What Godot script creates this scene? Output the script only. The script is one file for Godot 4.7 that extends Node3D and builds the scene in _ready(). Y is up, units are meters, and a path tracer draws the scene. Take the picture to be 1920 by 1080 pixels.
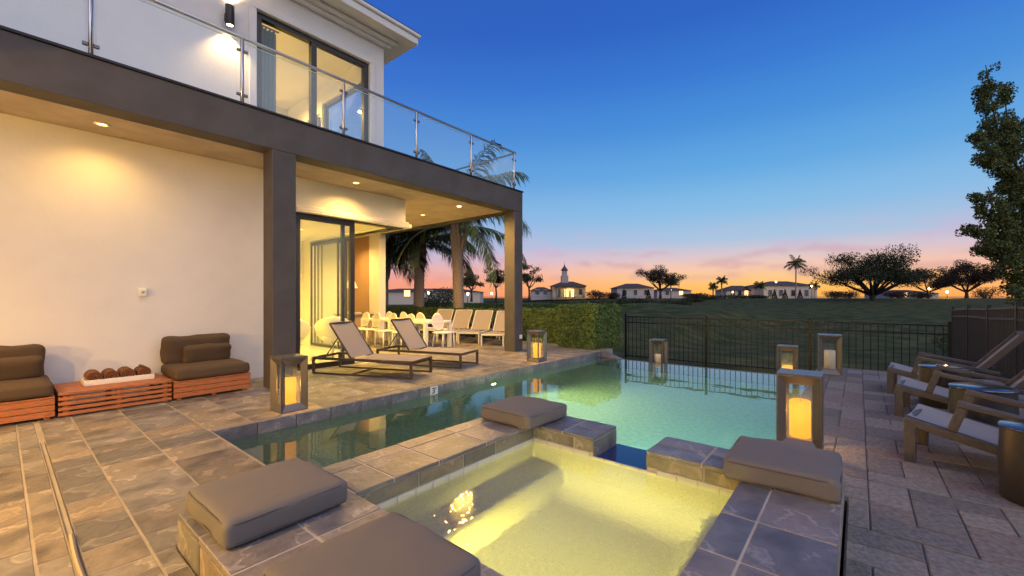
extends Node3D
# A villa terrace at dusk: slate deck, pool with spa, covered terrace, lanterns, lawn and houses beyond.
# -z runs along the house front, -x towards the house, y up, metres.

const AL := 0.68788          # the camera's turn
const FOC := 791.0           # focal length in photo pixels
const HZ := 559.0            # photo row of the horizon
const EYE := 1.35

var rng := RandomNumberGenerator.new()
var mats := {}
var texs := {}
var taken := {}
var boxes := {}

# ---------------------------------------------------------------- helpers
func lin(r: float, g: float, b: float) -> Color:
	return Color(r, g, b).linear_to_srgb()

func at(px: float, depth: float, y := 0.0) -> Vector3:
	var r := (px - 960.0) / FOC
	var s := sin(AL)
	var c := cos(AL)
	return Vector3((-s + r * c) * depth, y, (-c - r * s) * depth)

func high(py: float, depth: float) -> float:
	return EYE + (HZ - py) / FOC * depth

func mat(key: String, col: Color, rough := 0.7, metal := 0.0, spec := 0.5) -> StandardMaterial3D:
	if mats.has(key):
		return mats[key]
	var m := StandardMaterial3D.new()
	m.resource_name = key
	m.albedo_color = col
	m.roughness = rough
	m.metallic = metal
	m.metallic_specular = spec
	mats[key] = m
	return m

func noise_tex(key: String, stops: Array, freq: float, seed_ := 1, warp := 0.0, ridged := false, octaves := 5, size := 512) -> NoiseTexture2D:
	if texs.has(key):
		return texs[key]
	var n := FastNoiseLite.new()
	n.noise_type = FastNoiseLite.TYPE_SIMPLEX_SMOOTH
	n.seed = seed_
	n.frequency = freq
	n.fractal_octaves = octaves
	n.fractal_type = FastNoiseLite.FRACTAL_RIDGED if ridged else FastNoiseLite.FRACTAL_FBM
	if warp > 0.0:
		n.domain_warp_enabled = true
		n.domain_warp_amplitude = warp
		n.domain_warp_frequency = freq * 0.8
	var t := NoiseTexture2D.new()
	t.width = size
	t.height = size
	t.seamless = true
	t.seamless_blend_skirt = 0.25
	t.noise = n
	if stops.size() > 0:
		var g := Gradient.new()
		var offs := PackedFloat32Array()
		var cols := PackedColorArray()
		for s in stops:
			offs.append(s[0])
			cols.append(s[1])
		g.offsets = offs
		g.colors = cols
		t.color_ramp = g
	texs[key] = t
	return t

func tri(m: StandardMaterial3D, scale: float, world := false, off := Vector3.ZERO) -> StandardMaterial3D:
	m.uv1_triplanar = true
	m.uv1_world_triplanar = world
	m.uv1_scale = Vector3.ONE * scale
	m.uv1_offset = off
	m.uv1_triplanar_sharpness = 6.0
	return m

func bump(m: StandardMaterial3D, t: Texture2D, cm: float) -> StandardMaterial3D:
	m.heightmap_enabled = true
	m.heightmap_texture = t
	m.heightmap_scale = cm
	return m

func numbered(called: String) -> String:
	var k: int = taken.get(called, 0)
	taken[called] = k + 1
	return called if k == 0 else "%s_%03d" % [called, k]

func thing(called: String, label: String, category: String, pos := Vector3.ZERO, turn := 0.0, group := "") -> Node3D:
	var o := Node3D.new()
	o.name = numbered(called)
	add_child(o)
	o.position = pos
	o.rotation.y = turn
	o.set_meta("label", label)
	o.set_meta("category", category)
	if group != "":
		o.set_meta("group", group)
	return o

func setting(called: String) -> Node3D:
	var o := Node3D.new()
	o.name = numbered(called)
	add_child(o)
	o.set_meta("kind", "structure")
	return o

func part(parent: Node3D, called: String, mesh: Mesh, m: Material, t := Transform3D.IDENTITY) -> MeshInstance3D:
	var o := MeshInstance3D.new()
	o.name = called
	o.mesh = mesh
	o.material_override = null
	for i in mesh.get_surface_count():
		o.set_surface_override_material(i, m)
	o.transform = t
	parent.add_child(o, true)
	return o

func xf(pos: Vector3, euler := Vector3.ZERO) -> Transform3D:
	return Transform3D(Basis.from_euler(euler), pos)

# a box with chamfered edges, centred
func cbox(size: Vector3, ch := 0.004) -> ArrayMesh:
	var key := "%.3f %.3f %.3f %.4f" % [size.x, size.y, size.z, ch]
	if boxes.has(key):
		return boxes[key]
	var h := size * 0.5
	var c := minf(ch, minf(h.x, minf(h.y, h.z)) * 0.45)
	var st := SurfaceTool.new()
	st.begin(Mesh.PRIMITIVE_TRIANGLES)
	st.set_smooth_group(-1)
	var V := func(sx, sy, sz, ax):
		var p := Vector3(sx * (h.x - c), sy * (h.y - c), sz * (h.z - c))
		p[ax] = [sx, sy, sz][ax] * h[ax]
		return p
	for ax in 3:
		var a1 := (ax + 1) % 3
		var a2 := (ax + 2) % 3
		for s in [-1.0, 1.0]:
			var q := []
			for uv in [[-1.0, -1.0], [1.0, -1.0], [1.0, 1.0], [-1.0, 1.0]]:
				var g := [0.0, 0.0, 0.0]
				g[ax] = s
				g[a1] = uv[0]
				g[a2] = uv[1]
				q.append(V.call(g[0], g[1], g[2], ax))
			quad_out(st, q)
	# edges
	for ax in 3:
		var a1 := (ax + 1) % 3
		var a2 := (ax + 2) % 3
		for s1 in [-1.0, 1.0]:
			for s2 in [-1.0, 1.0]:
				var g0 := [0.0, 0.0, 0.0]
				g0[ax] = -1.0
				g0[a1] = s1
				g0[a2] = s2
				var g1 := g0.duplicate()
				g1[ax] = 1.0
				quad_out(st, [V.call(g0[0], g0[1], g0[2], a1), V.call(g1[0], g1[1], g1[2], a1), V.call(g1[0], g1[1], g1[2], a2), V.call(g0[0], g0[1], g0[2], a2)])
	for sx in [-1.0, 1.0]:
		for sy in [-1.0, 1.0]:
			for sz in [-1.0, 1.0]:
				tri_out(st, V.call(sx, sy, sz, 0), V.call(sx, sy, sz, 1), V.call(sx, sy, sz, 2))
	st.generate_normals()
	var m := st.commit()
	boxes[key] = m
	return m

func tri_out(st: SurfaceTool, a: Vector3, b: Vector3, c: Vector3, ctr := Vector3.ZERO) -> void:
	# winding so that the front (clockwise) faces away from ctr
	if (b - a).cross(c - a).dot((a + b + c) / 3.0 - ctr) > 0.0:
		st.add_vertex(a)
		st.add_vertex(c)
		st.add_vertex(b)
	else:
		st.add_vertex(a)
		st.add_vertex(b)
		st.add_vertex(c)

func quad_out(st: SurfaceTool, q: Array, ctr := Vector3.ZERO) -> void:
	tri_out(st, q[0], q[1], q[2], ctr)
	tri_out(st, q[0], q[2], q[3], ctr)

func new_st(flat := true) -> SurfaceTool:
	var st := SurfaceTool.new()
	st.begin(Mesh.PRIMITIVE_TRIANGLES)
	st.set_smooth_group(-1 if flat else 0)
	return st

# box from limits, as a part
func bx(parent: Node3D, called: String, m: Material, x0: float, x1: float, y0: float, y1: float, z0: float, z1: float, ch := 0.004) -> MeshInstance3D:
	var s := Vector3(absf(x1 - x0), absf(y1 - y0), absf(z1 - z0))
	return part(parent, called, cbox(s, ch), m, xf(Vector3((x0 + x1) / 2, (y0 + y1) / 2, (z0 + z1) / 2)))

# bar between two points with a rectangular section (w across, h upwards)
func bar(parent: Node3D, called: String, m: Material, a: Vector3, b: Vector3, w: float, h: float, ch := 0.003, up := Vector3.UP) -> MeshInstance3D:
	var d := b - a
	var z := d.normalized()
	var u := up
	if absf(z.dot(u)) > 0.98:
		u = Vector3.RIGHT
	var x := u.cross(z).normalized()
	var y := z.cross(x)
	return part(parent, called, cbox(Vector3(w, h, d.length()), ch), m, Transform3D(Basis(x, y, z), (a + b) * 0.5))

func tube_into(st: SurfaceTool, pts: Array, radii: Array, sides := 10, caps := true) -> void:
	var rings := []
	var prev := Vector3.ZERO
	for i in pts.size():
		var p: Vector3 = pts[i]
		var a: Vector3 = pts[maxi(i - 1, 0)]
		var b: Vector3 = pts[mini(i + 1, pts.size() - 1)]
		var d := (b - a).normalized()
		if prev == Vector3.ZERO:
			prev = (Vector3.RIGHT if absf(d.dot(Vector3.RIGHT)) < 0.8 else Vector3.FORWARD)
		var x := (prev - d * prev.dot(d)).normalized()
		prev = x
		var y := d.cross(x)
		var ring := []
		for k in sides:
			var t := TAU * k / sides
			ring.append(p + (x * cos(t) + y * sin(t)) * radii[i])
		rings.append(ring)
	for i in rings.size() - 1:
		var c: Vector3 = (pts[i] + pts[i + 1]) * 0.5
		for k in sides:
			var k2 := (k + 1) % sides
			quad_out(st, [rings[i][k], rings[i][k2], rings[i + 1][k2], rings[i + 1][k]], c)
	if caps:
		for e in [0, rings.size() - 1]:
			var inner: Vector3 = pts[1] if e == 0 else pts[e - 1]
			for k in range(1, sides - 1):
				tri_out(st, rings[e][0], rings[e][k], rings[e][k + 1], inner)

func tube(pts: Array, radii: Array, sides := 10, smooth := true) -> ArrayMesh:
	var st := new_st(not smooth)
	tube_into(st, pts, radii, sides)
	if smooth:
		st.index()
	st.generate_normals()
	return st.commit()

# profile: [[radius, y], ...] turned about y
func lathe(profile: Array, sides := 24) -> ArrayMesh:
	var st := new_st(false)
	for i in profile.size() - 1:
		var r0: float = profile[i][0]
		var r1: float = profile[i + 1][0]
		var y0: float = profile[i][1]
		var y1: float = profile[i + 1][1]
		for k in sides:
			var a := TAU * k / sides
			var b := TAU * (k + 1) / sides
			var p := [Vector3(cos(a) * r0, y0, sin(a) * r0), Vector3(cos(b) * r0, y0, sin(b) * r0), Vector3(cos(b) * r1, y1, sin(b) * r1), Vector3(cos(a) * r1, y1, sin(a) * r1)]
			# the profile runs upwards outside: winding fixed by its direction
			for t in [[0, 1, 2], [0, 2, 3]]:
				if p[t[0]].distance_squared_to(p[t[1]]) < 1e-12 or p[t[1]].distance_squared_to(p[t[2]]) < 1e-12 or p[t[0]].distance_squared_to(p[t[2]]) < 1e-12:
					continue
				for j in t:
					st.add_vertex(p[j])
	st.generate_normals()
	return st.commit()

# a soft rounded block: r edge radius, puff how much the top and bottom swell
func soft(size: Vector3, r: float, puff := 0.0, n := 12, wob := 0.0, seed_ := 1) -> ArrayMesh:
	var st := new_st(false)
	var h := size * 0.5
	var inner := h - Vector3.ONE * r
	var nz := FastNoiseLite.new()
	nz.seed = seed_
	nz.frequency = 3.0
	var P := func(v: Vector3) -> Vector3:
		var p := v * h
		var q := Vector3(clampf(p.x, -inner.x, inner.x), clampf(p.y, -inner.y, inner.y), clampf(p.z, -inner.z, inner.z))
		var d := p - q
		if d.length() > 1e-6:
			p = q + d.normalized() * r
		var u := p.x / h.x
		var w := p.z / h.z
		var k := maxf(0.0, 1.0 - u * u * u * u) * maxf(0.0, 1.0 - w * w * w * w)
		p.y += signf(p.y) * puff * k * minf(1.0, absf(p.y) / maxf(h.y, 0.001) * 1.2)
		if wob > 0.0:
			p += Vector3(nz.get_noise_3d(p.x, p.y, p.z + 9.0), nz.get_noise_3d(p.x + 5.0, p.y, p.z), nz.get_noise_3d(p.x, p.y + 7.0, p.z)) * wob
		return p
	for ax in 3:
		var a1 := (ax + 1) % 3
		var a2 := (ax + 2) % 3
		for s in [-1.0, 1.0]:
			for i in n:
				for j in n:
					var q := []
					for uv in [[0, 0], [1, 0], [1, 1], [0, 1]]:
						var u: float = -1.0 + 2.0 * (i + uv[0]) / n
						var w: float = -1.0 + 2.0 * (j + uv[1]) / n
						# crowd the grid towards the edges
						u = signf(u) * (1.0 - pow(1.0 - absf(u), 1.7))
						w = signf(w) * (1.0 - pow(1.0 - absf(w), 1.7))
						var v := Vector3.ZERO
						v[ax] = s
						v[a1] = u
						v[a2] = w
						q.append(P.call(v))
					quad_out(st, q)
	st.index()
	st.generate_normals()
	return st.commit()

# many small leaf quads: pts where, nrm outward directions (may be empty), size, colours linear
func leaves(pts: PackedVector3Array, size: float, cols: Array, seed_: int, long := 1.0, outward := PackedVector3Array()) -> ArrayMesh:
	var r := RandomNumberGenerator.new()
	r.seed = seed_
	var v := PackedVector3Array()
	var nn := PackedVector3Array()
	var cc := PackedColorArray()
	var ix := PackedInt32Array()
	for i in pts.size():
		var d := Vector3(r.randf_range(-1, 1), r.randf_range(-1, 1), r.randf_range(-1, 1)).normalized()
		var nrm := Vector3(r.randf_range(-1, 1), r.randf_range(-0.6, 1), r.randf_range(-1, 1)).normalized()
		if outward.size() > 0:
			nrm = (nrm + outward[i] * 1.2).normalized()
		d = (d - nrm * d.dot(nrm)).normalized()
		var e := nrm.cross(d)
		var s := size * r.randf_range(0.6, 1.3)
		var p := pts[i]
		var b := v.size()
		v.append(p - d * s * long)
		v.append(p + e * s * 0.5)
		v.append(p + d * s * long)
		v.append(p - e * s * 0.5)
		var c: Color = cols[r.randi() % cols.size()]
		var k := r.randf_range(0.75, 1.25)
		c = Color(c.r * k, c.g * k, c.b * k)
		for q in 4:
			nn.append(nrm)
			cc.append(c)
		ix.append_array(PackedInt32Array([b, b + 1, b + 2, b, b + 2, b + 3]))
	var arr := []
	arr.resize(Mesh.ARRAY_MAX)
	arr[Mesh.ARRAY_VERTEX] = v
	arr[Mesh.ARRAY_NORMAL] = nn
	arr[Mesh.ARRAY_COLOR] = cc
	arr[Mesh.ARRAY_INDEX] = ix
	var m := ArrayMesh.new()
	m.add_surface_from_arrays(Mesh.PRIMITIVE_TRIANGLES, arr)
	return m

func leaf_mat(key: String, rough := 0.6, back := 0.25) -> StandardMaterial3D:
	if mats.has(key):
		return mats[key]
	var m := mat(key, Color.WHITE, rough, 0.0, 0.35)
	m.vertex_color_use_as_albedo = true
	m.cull_mode = BaseMaterial3D.CULL_DISABLED
	m.backlight_enabled = true
	m.backlight = Color(back, back, back)
	return m

# ---------------------------------------------------------------- sky
func stop_mix(stops: Array, e: float) -> Vector3:
	if e <= stops[0][0]:
		return stops[0][1]
	for i in stops.size() - 1:
		if e <= stops[i + 1][0]:
			var t: float = (e - stops[i][0]) / (stops[i + 1][0] - stops[i][0])
			t = t * t * (3.0 - 2.0 * t) * 0.4 + t * 0.6
			return stops[i][1].lerp(stops[i + 1][1], t)
	return stops[-1][1]

func c8(r: float, g: float, b: float) -> Vector3:
	var c := Color(r / 255.0, g / 255.0, b / 255.0).srgb_to_linear()
	return Vector3(c.r, c.g, c.b)

func sky_image() -> ImageTexture:
	var W := 1024
	var H := 512
	var im := Image.create_empty(W, H, false, Image.FORMAT_RGBF)
	var glow := [[0.0, c8(252, 170, 76)], [1.2, c8(252, 186, 92)], [2.4, c8(246, 194, 128)], [3.8, c8(236, 194, 170)], [5.4, c8(206, 190, 198)], [7.2, c8(164, 188, 214)], [11.2, c8(128, 180, 220)], [16.0, c8(94, 160, 216)], [21.6, c8(68, 136, 208)], [27.0, c8(54, 114, 200)], [32.0, c8(46, 97, 187)], [50.0, c8(36, 76, 162)], [90.0, c8(28, 60, 138)]]
	var pink := [[0.0, c8(246, 142, 110)], [2.0, c8(242, 152, 128)], [3.6, c8(230, 168, 164)], [5.2, c8(204, 176, 198)], [7.4, c8(166, 180, 214)], [11.2, c8(134, 174, 218)], [16.0, c8(98, 154, 213)], [21.6, c8(72, 132, 206)], [27.0, c8(56, 110, 198)], [32.0, c8(47, 95, 186)], [50.0, c8(36, 76, 162)], [90.0, c8(28, 60, 138)]]
	var anti := [[0.0, c8(120, 112, 140)], [4.0, c8(136, 124, 156)], [9.0, c8(128, 134, 176)], [16.0, c8(84, 118, 178)], [27.0, c8(54, 100, 178)], [50.0, c8(36, 76, 162)], [90.0, c8(28, 60, 138)]]
	var nz := FastNoiseLite.new()
	nz.seed = 11
	nz.frequency = 1.0
	nz.fractal_octaves = 4
	for j in H:
		var e := (0.5 - (j + 0.5) / H) * 180.0
		for i in W:
			var az := (i + 0.5) / W * 360.0
			if az > 180.0:
				az -= 360.0
			var d := absf(az + 9.0)
			d = minf(d, 360.0 - d)
			var wg := exp(-pow(d / 30.0, 2.0))
			var wp := exp(-pow(d / 85.0, 4.0))
			var ee := maxf(e, 0.0)
			var c := stop_mix(anti, ee).lerp(stop_mix(pink, ee), wp).lerp(stop_mix(glow, ee), wg)
			if e < 0.0:
				c = Vector3(0.05, 0.05, 0.05)
			elif e < 14.0:
				# thin streaks of cloud near the horizon, mauve against the glow
				var a := deg_to_rad(az)
				var n := nz.get_noise_3d(sin(a) * 7.0, e * 0.75 + sin(az * 0.21) * 0.4, cos(a) * 7.0)
				var k := clampf((n - 0.06) * 3.6, 0.0, 1.0) * smoothstep(1.6, 3.2, e) * (1.0 - smoothstep(5.5, 10.0, e)) * wp
				var cl := c8(196, 150, 160) if e < 6.0 else c8(200, 172, 200)
				c = c.lerp(cl, k * 0.5)
			im.set_pixel(i, j, Color(c.x, c.y, c.z))
	return ImageTexture.create_from_image(im)

func environment() -> void:
	var cam := Camera3D.new()
	cam.name = "camera"
	cam.projection = Camera3D.PROJECTION_FRUSTUM
	cam.near = 0.1
	cam.far = 2000.0
	cam.size = 0.1 * 1080.0 / FOC
	cam.frustum_offset = Vector2(0.0, 0.1 * (HZ - 540.0) / FOC)
	cam.position = Vector3(0, EYE, 0)
	cam.rotation.y = AL
	add_child(cam)
	cam.current = true
	var env := Environment.new()
	env.background_mode = Environment.BG_SKY
	var sky := Sky.new()
	var sm := PanoramaSkyMaterial.new()
	sm.panorama = sky_image()
	sky.sky_material = sm
	env.sky = sky
	env.background_energy_multiplier = 0.74
	env.tonemap_mode = Environment.TONE_MAPPER_LINEAR
	env.tonemap_exposure = 1.5
	env.sdfgi_enabled = true
	env.ssao_enabled = true
	env.ssil_enabled = true
	var we := WorldEnvironment.new()
	we.name = "environment"
	we.environment = env
	add_child(we)
	# added soft fill from behind the camera, standing in for a brighter eastern sky
	var sun := DirectionalLight3D.new()
	sun.name = "twilight_fill"
	sun.light_energy = 0.44
	sun.light_color = lin(1.0, 0.93, 0.88)
	sun.light_angular_distance = 100.0
	sun.shadow_enabled = true
	sun.sky_mode = DirectionalLight3D.SKY_MODE_LIGHT_ONLY
	add_child(sun)
	sun.look_at_from_position(Vector3(8.0, 6.0, 4.0), Vector3.ZERO, Vector3.UP)

# ---------------------------------------------------------------- materials
func slate(i: int) -> StandardMaterial3D:
	var key := "slate_%d" % i
	if mats.has(key):
		return mats[key]
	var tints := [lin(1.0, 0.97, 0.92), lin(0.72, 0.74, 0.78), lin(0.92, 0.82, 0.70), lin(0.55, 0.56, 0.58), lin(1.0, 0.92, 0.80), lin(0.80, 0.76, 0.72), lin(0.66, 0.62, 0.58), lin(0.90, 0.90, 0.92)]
	var m := mat(key, tints[i % 8], 0.52, 0.0, 0.45)
	var t := noise_tex("slate_a" if i % 2 == 0 else "slate_b", [[0.0, lin(0.10, 0.098, 0.096)], [0.30, lin(0.165, 0.155, 0.145)], [0.48, lin(0.24, 0.222, 0.198)], [0.60, lin(0.20, 0.185, 0.165)], [0.67, lin(0.40, 0.36, 0.30)], [0.74, lin(0.25, 0.23, 0.20)], [1.0, lin(0.38, 0.34, 0.285)]], 0.0045, 3 if i % 2 == 0 else 8, 60.0)
	m.albedo_texture = t
	tri(m, 0.85, false, Vector3(i * 0.37, i * 0.21, i * 0.53))
	bump(m, noise_tex("slate_bump", [], 0.03, 5, 20.0), 0.38)
	return m

func stone_dark(i: int) -> StandardMaterial3D:
	# the darker slate of the spa copings
	var key := "spa_slate_%d" % i
	if mats.has(key):
		return mats[key]
	var tints := [lin(0.75, 0.76, 0.82), lin(0.60, 0.60, 0.66), lin(0.82, 0.78, 0.78), lin(0.66, 0.68, 0.74)]
	var m := mat(key, tints[i % 4], 0.42, 0.0, 0.5)
	m.albedo_texture = noise_tex("spa_slate", [[0.0, lin(0.12, 0.12, 0.13)], [0.36, lin(0.19, 0.185, 0.19)], [0.55, lin(0.24, 0.23, 0.23)], [0.63, lin(0.20, 0.195, 0.195)], [0.68, lin(0.42, 0.40, 0.38)], [0.75, lin(0.22, 0.21, 0.21)], [1.0, lin(0.36, 0.34, 0.33)]], 0.005, 21, 75.0)
	tri(m, 1.0, false, Vector3(i * 0.29, i * 0.43, i * 0.17))
	bump(m, noise_tex("slate_bump", [], 0.03, 5, 20.0), 0.38)
	return m

func paver(i: int) -> StandardMaterial3D:
	var key := "paver_%d" % i
	if mats.has(key):
		return mats[key]
	var tints := [lin(0.78, 0.76, 0.73), lin(0.64, 0.635, 0.63), lin(0.86, 0.83, 0.79), lin(0.74, 0.66, 0.63), lin(0.56, 0.555, 0.55), lin(0.82, 0.81, 0.79)]
	var m := mat(key, tints[i % 6], 0.8, 0.0, 0.3)
	m.albedo_texture = noise_tex("paver", [[0.0, lin(0.16, 0.152, 0.142)], [0.4, lin(0.24, 0.226, 0.210)], [0.6, lin(0.28, 0.262, 0.242)], [1.0, lin(0.355, 0.332, 0.305)]], 0.035, 4, 0.0)
	tri(m, 1.3, false, Vector3(i * 0.33, i * 0.27, i * 0.41))
	bump(m, noise_tex("paver_bump", [], 0.06, 6), 0.3)
	return m

func stucco(key: String, col: Color) -> StandardMaterial3D:
	if mats.has(key):
		return mats[key]
	var m := mat(key, col, 0.85, 0.0, 0.3)
	m.albedo_texture = noise_tex("stucco_tone", [[0.0, lin(0.95, 0.95, 0.95)], [0.5, lin(0.98, 0.98, 0.98)], [1.0, lin(1, 1, 1)]], 0.012, 31)
	tri(m, 0.4, true)
	bump(m, noise_tex("stucco_bump", [], 0.09, 7), 0.12)
	return m

func concrete(key: String, col: Color) -> StandardMaterial3D:
	if mats.has(key):
		return mats[key]
	var m := mat(key, col, 0.7, 0.0, 0.4)
	m.albedo_texture = noise_tex("concrete_tone", [[0.0, lin(0.78, 0.77, 0.76)], [0.45, lin(0.90, 0.895, 0.89)], [0.7, lin(1, 1, 1)], [1.0, lin(0.94, 0.94, 0.94)]], 0.008, 33, 20.0)
	tri(m, 0.45, true)
	bump(m, noise_tex("stucco_bump", [], 0.09, 7), 0.08)
	return m

func fabric(key: String, col: Color, scale := 18.0, relief := 0.08) -> StandardMaterial3D:
	if mats.has(key):
		return mats[key]
	var m := mat(key, col, 0.9, 0.0, 0.2)
	m.albedo_texture = noise_tex("weave", [[0.0, lin(0.84, 0.84, 0.84)], [0.5, lin(0.92, 0.92, 0.92)], [1.0, lin(1, 1, 1)]], 0.16, 41, 0.0, false, 2, 256)
	tri(m, scale * 0.25)
	bump(m, texs["weave"], relief)
	m.rim_enabled = true
	m.rim = 0.25
	m.rim_tint = 0.7
	return m

func wood(key: String, col: Color) -> StandardMaterial3D:
	if mats.has(key):
		return mats[key]
	var m := mat(key, col, 0.5, 0.0, 0.4)
	m.albedo_texture = noise_tex("wood_grain", [[0.0, lin(0.55, 0.50, 0.45)], [0.5, lin(0.9, 0.88, 0.85)], [1.0, lin(1, 1, 1)]], 0.02, 51, 8.0)
	tri(m, 1.0)
	m.uv1_scale = Vector3(6.0, 6.0, 0.7)
	return m

func glass(key: String, alpha := 0.04, tint := Color(0.8, 0.95, 0.9)) -> StandardMaterial3D:
	if mats.has(key):
		return mats[key]
	var m := mat(key, Color(tint.r, tint.g, tint.b, alpha), 0.03, 0.0, 0.5)
	m.transparency = BaseMaterial3D.TRANSPARENCY_ALPHA
	return m

func glow(key: String, col: Color, energy: float) -> StandardMaterial3D:
	if mats.has(key):
		return mats[key]
	var m := mat(key, Color(0.9, 0.85, 0.75), 0.5)
	m.emission_enabled = true
	m.emission = col
	m.emission_energy_multiplier = energy
	return m

# ---------------------------------------------------------------- ground
func ground_y(x: float, z: float) -> float:
	var d := -z
	# flat garden level round the house, the lawn falls into a shallow basin and rises to the road bank
	var y := -0.42
	y = lerpf(y, -1.25, smoothstep(13.0, 26.0, d))
	y = lerpf(y, -0.1, smoothstep(34.0, 62.0, d + x * 0.1))
	y = lerpf(y, 1.25, smoothstep(62.0, 104.0, d + x * 0.06 - maxf(0.0, -x - 10.0) * 0.1))
	# higher garden level to the west, beyond the hedge
	var w := smoothstep(-5.5, -9.0, x) * (1.0 - smoothstep(60.0, 100.0, d))
	y = lerpf(y, -0.12, w)
	# a mound with shrubs at the left end of the lawn
	var m := exp(-(pow((x + 15.0) / 7.0, 2.0) + pow((z + 40.0) / 9.0, 2.0)))
	y += m * 1.0
	return y

func terrain() -> void:
	var xs := []
	var zs := []
	var x := -420.0
	while x < 420.0:
		xs.append(x)
		x += 1.0 if absf(x + 8.0) < 26.0 else (4.0 if absf(x) < 90.0 else 30.0)
	xs.append(420.0)
	var z := 60.0
	while z > -700.0:
		zs.append(z)
		z -= 10.0 if z > 10.0 else (1.0 if z > -50.0 else (4.0 if z > -150.0 else 40.0))
	var nz := FastNoiseLite.new()
	nz.seed = 5
	nz.frequency = 0.12
	var hole := func(px: float, pz: float) -> bool:
		return px > -15.2 and px < 2.2 and pz > -10.7 and pz < 8.0
	var st := new_st(false)
	for i in xs.size() - 1:
		for j in zs.size() - 1:
			var q := []
			for o in [[0, 0], [1, 0], [1, 1], [0, 1]]:
				var px: float = xs[i + o[0]]
				var pz: float = zs[j + o[1]]
				var y := ground_y(px, pz) + nz.get_noise_2d(px, pz) * (0.05 if -pz < 30.0 else 0.18)
				if hole.call(px, pz):
					y = -1.9
				q.append(Vector3(px, y, pz))
			for t in [[0, 1, 2], [0, 2, 3]]:
				tri_out(st, q[t[0]], q[t[1]], q[t[2]], q[0] + Vector3(0.3, -50, 0.3))
	st.index()
	st.generate_normals()
	var m := mat("lawn", Color.WHITE, 0.95, 0.0, 0.15)
	m.albedo_texture = noise_tex("lawn", [[0.0, lin(0.028, 0.036, 0.014)], [0.40, lin(0.048, 0.058, 0.022)], [0.6, lin(0.070, 0.074, 0.028)], [1.0, lin(0.13, 0.115, 0.05)]], 0.012, 9, 30.0, false, 7, 1024)
	tri(m, 0.045, true)
	bump(m, noise_tex("lawn_bump", [], 0.12, 19), 3.0)
	var o := part(self, "lawn", st.commit(), m)
	o.set_meta("kind", "structure")

# strip tiles: fills x0..x1 in z strips with pieces of about the given length
func tile_rows(parent: Node3D, called: String, rows: Array, x0: float, x1: float, step: float, top: float, thick: float, pick: Callable, gap := 0.008, ch := 0.004, seed_ := 1) -> int:
	var r := RandomNumberGenerator.new()
	r.seed = seed_
	var n := 0
	for k in rows.size():
		var za: float = rows[k][0]
		var zb: float = rows[k][1]
		var x := x1 - r.randf_range(0.15, 1.0) * step
		var hi := x1
		while hi > x0 + 0.001:
			x = maxf(x, x0)
			if x - x0 < 0.1:
				x = x0
			var w := hi - x
			if w > 0.03:
				part(parent, called, cbox(Vector3(w - gap, thick, absf(zb - za) - gap), ch), pick.call(r), xf(Vector3((hi + x) / 2, top - thick / 2 + r.randf_range(-0.0012, 0.0012), (za + zb) / 2), Vector3(r.randf_range(-0.0015, 0.0015), 0, r.randf_range(-0.0015, 0.0015))))
				n += 1
			hi = x
			x -= step * [1.0, 1.0, 1.0, 0.85, 1.15, 1.9].pick_random() if false else step * [1.0, 1.0, 1.0, 0.9, 1.1, 1.8][r.randi() % 6]
	return n

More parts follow.
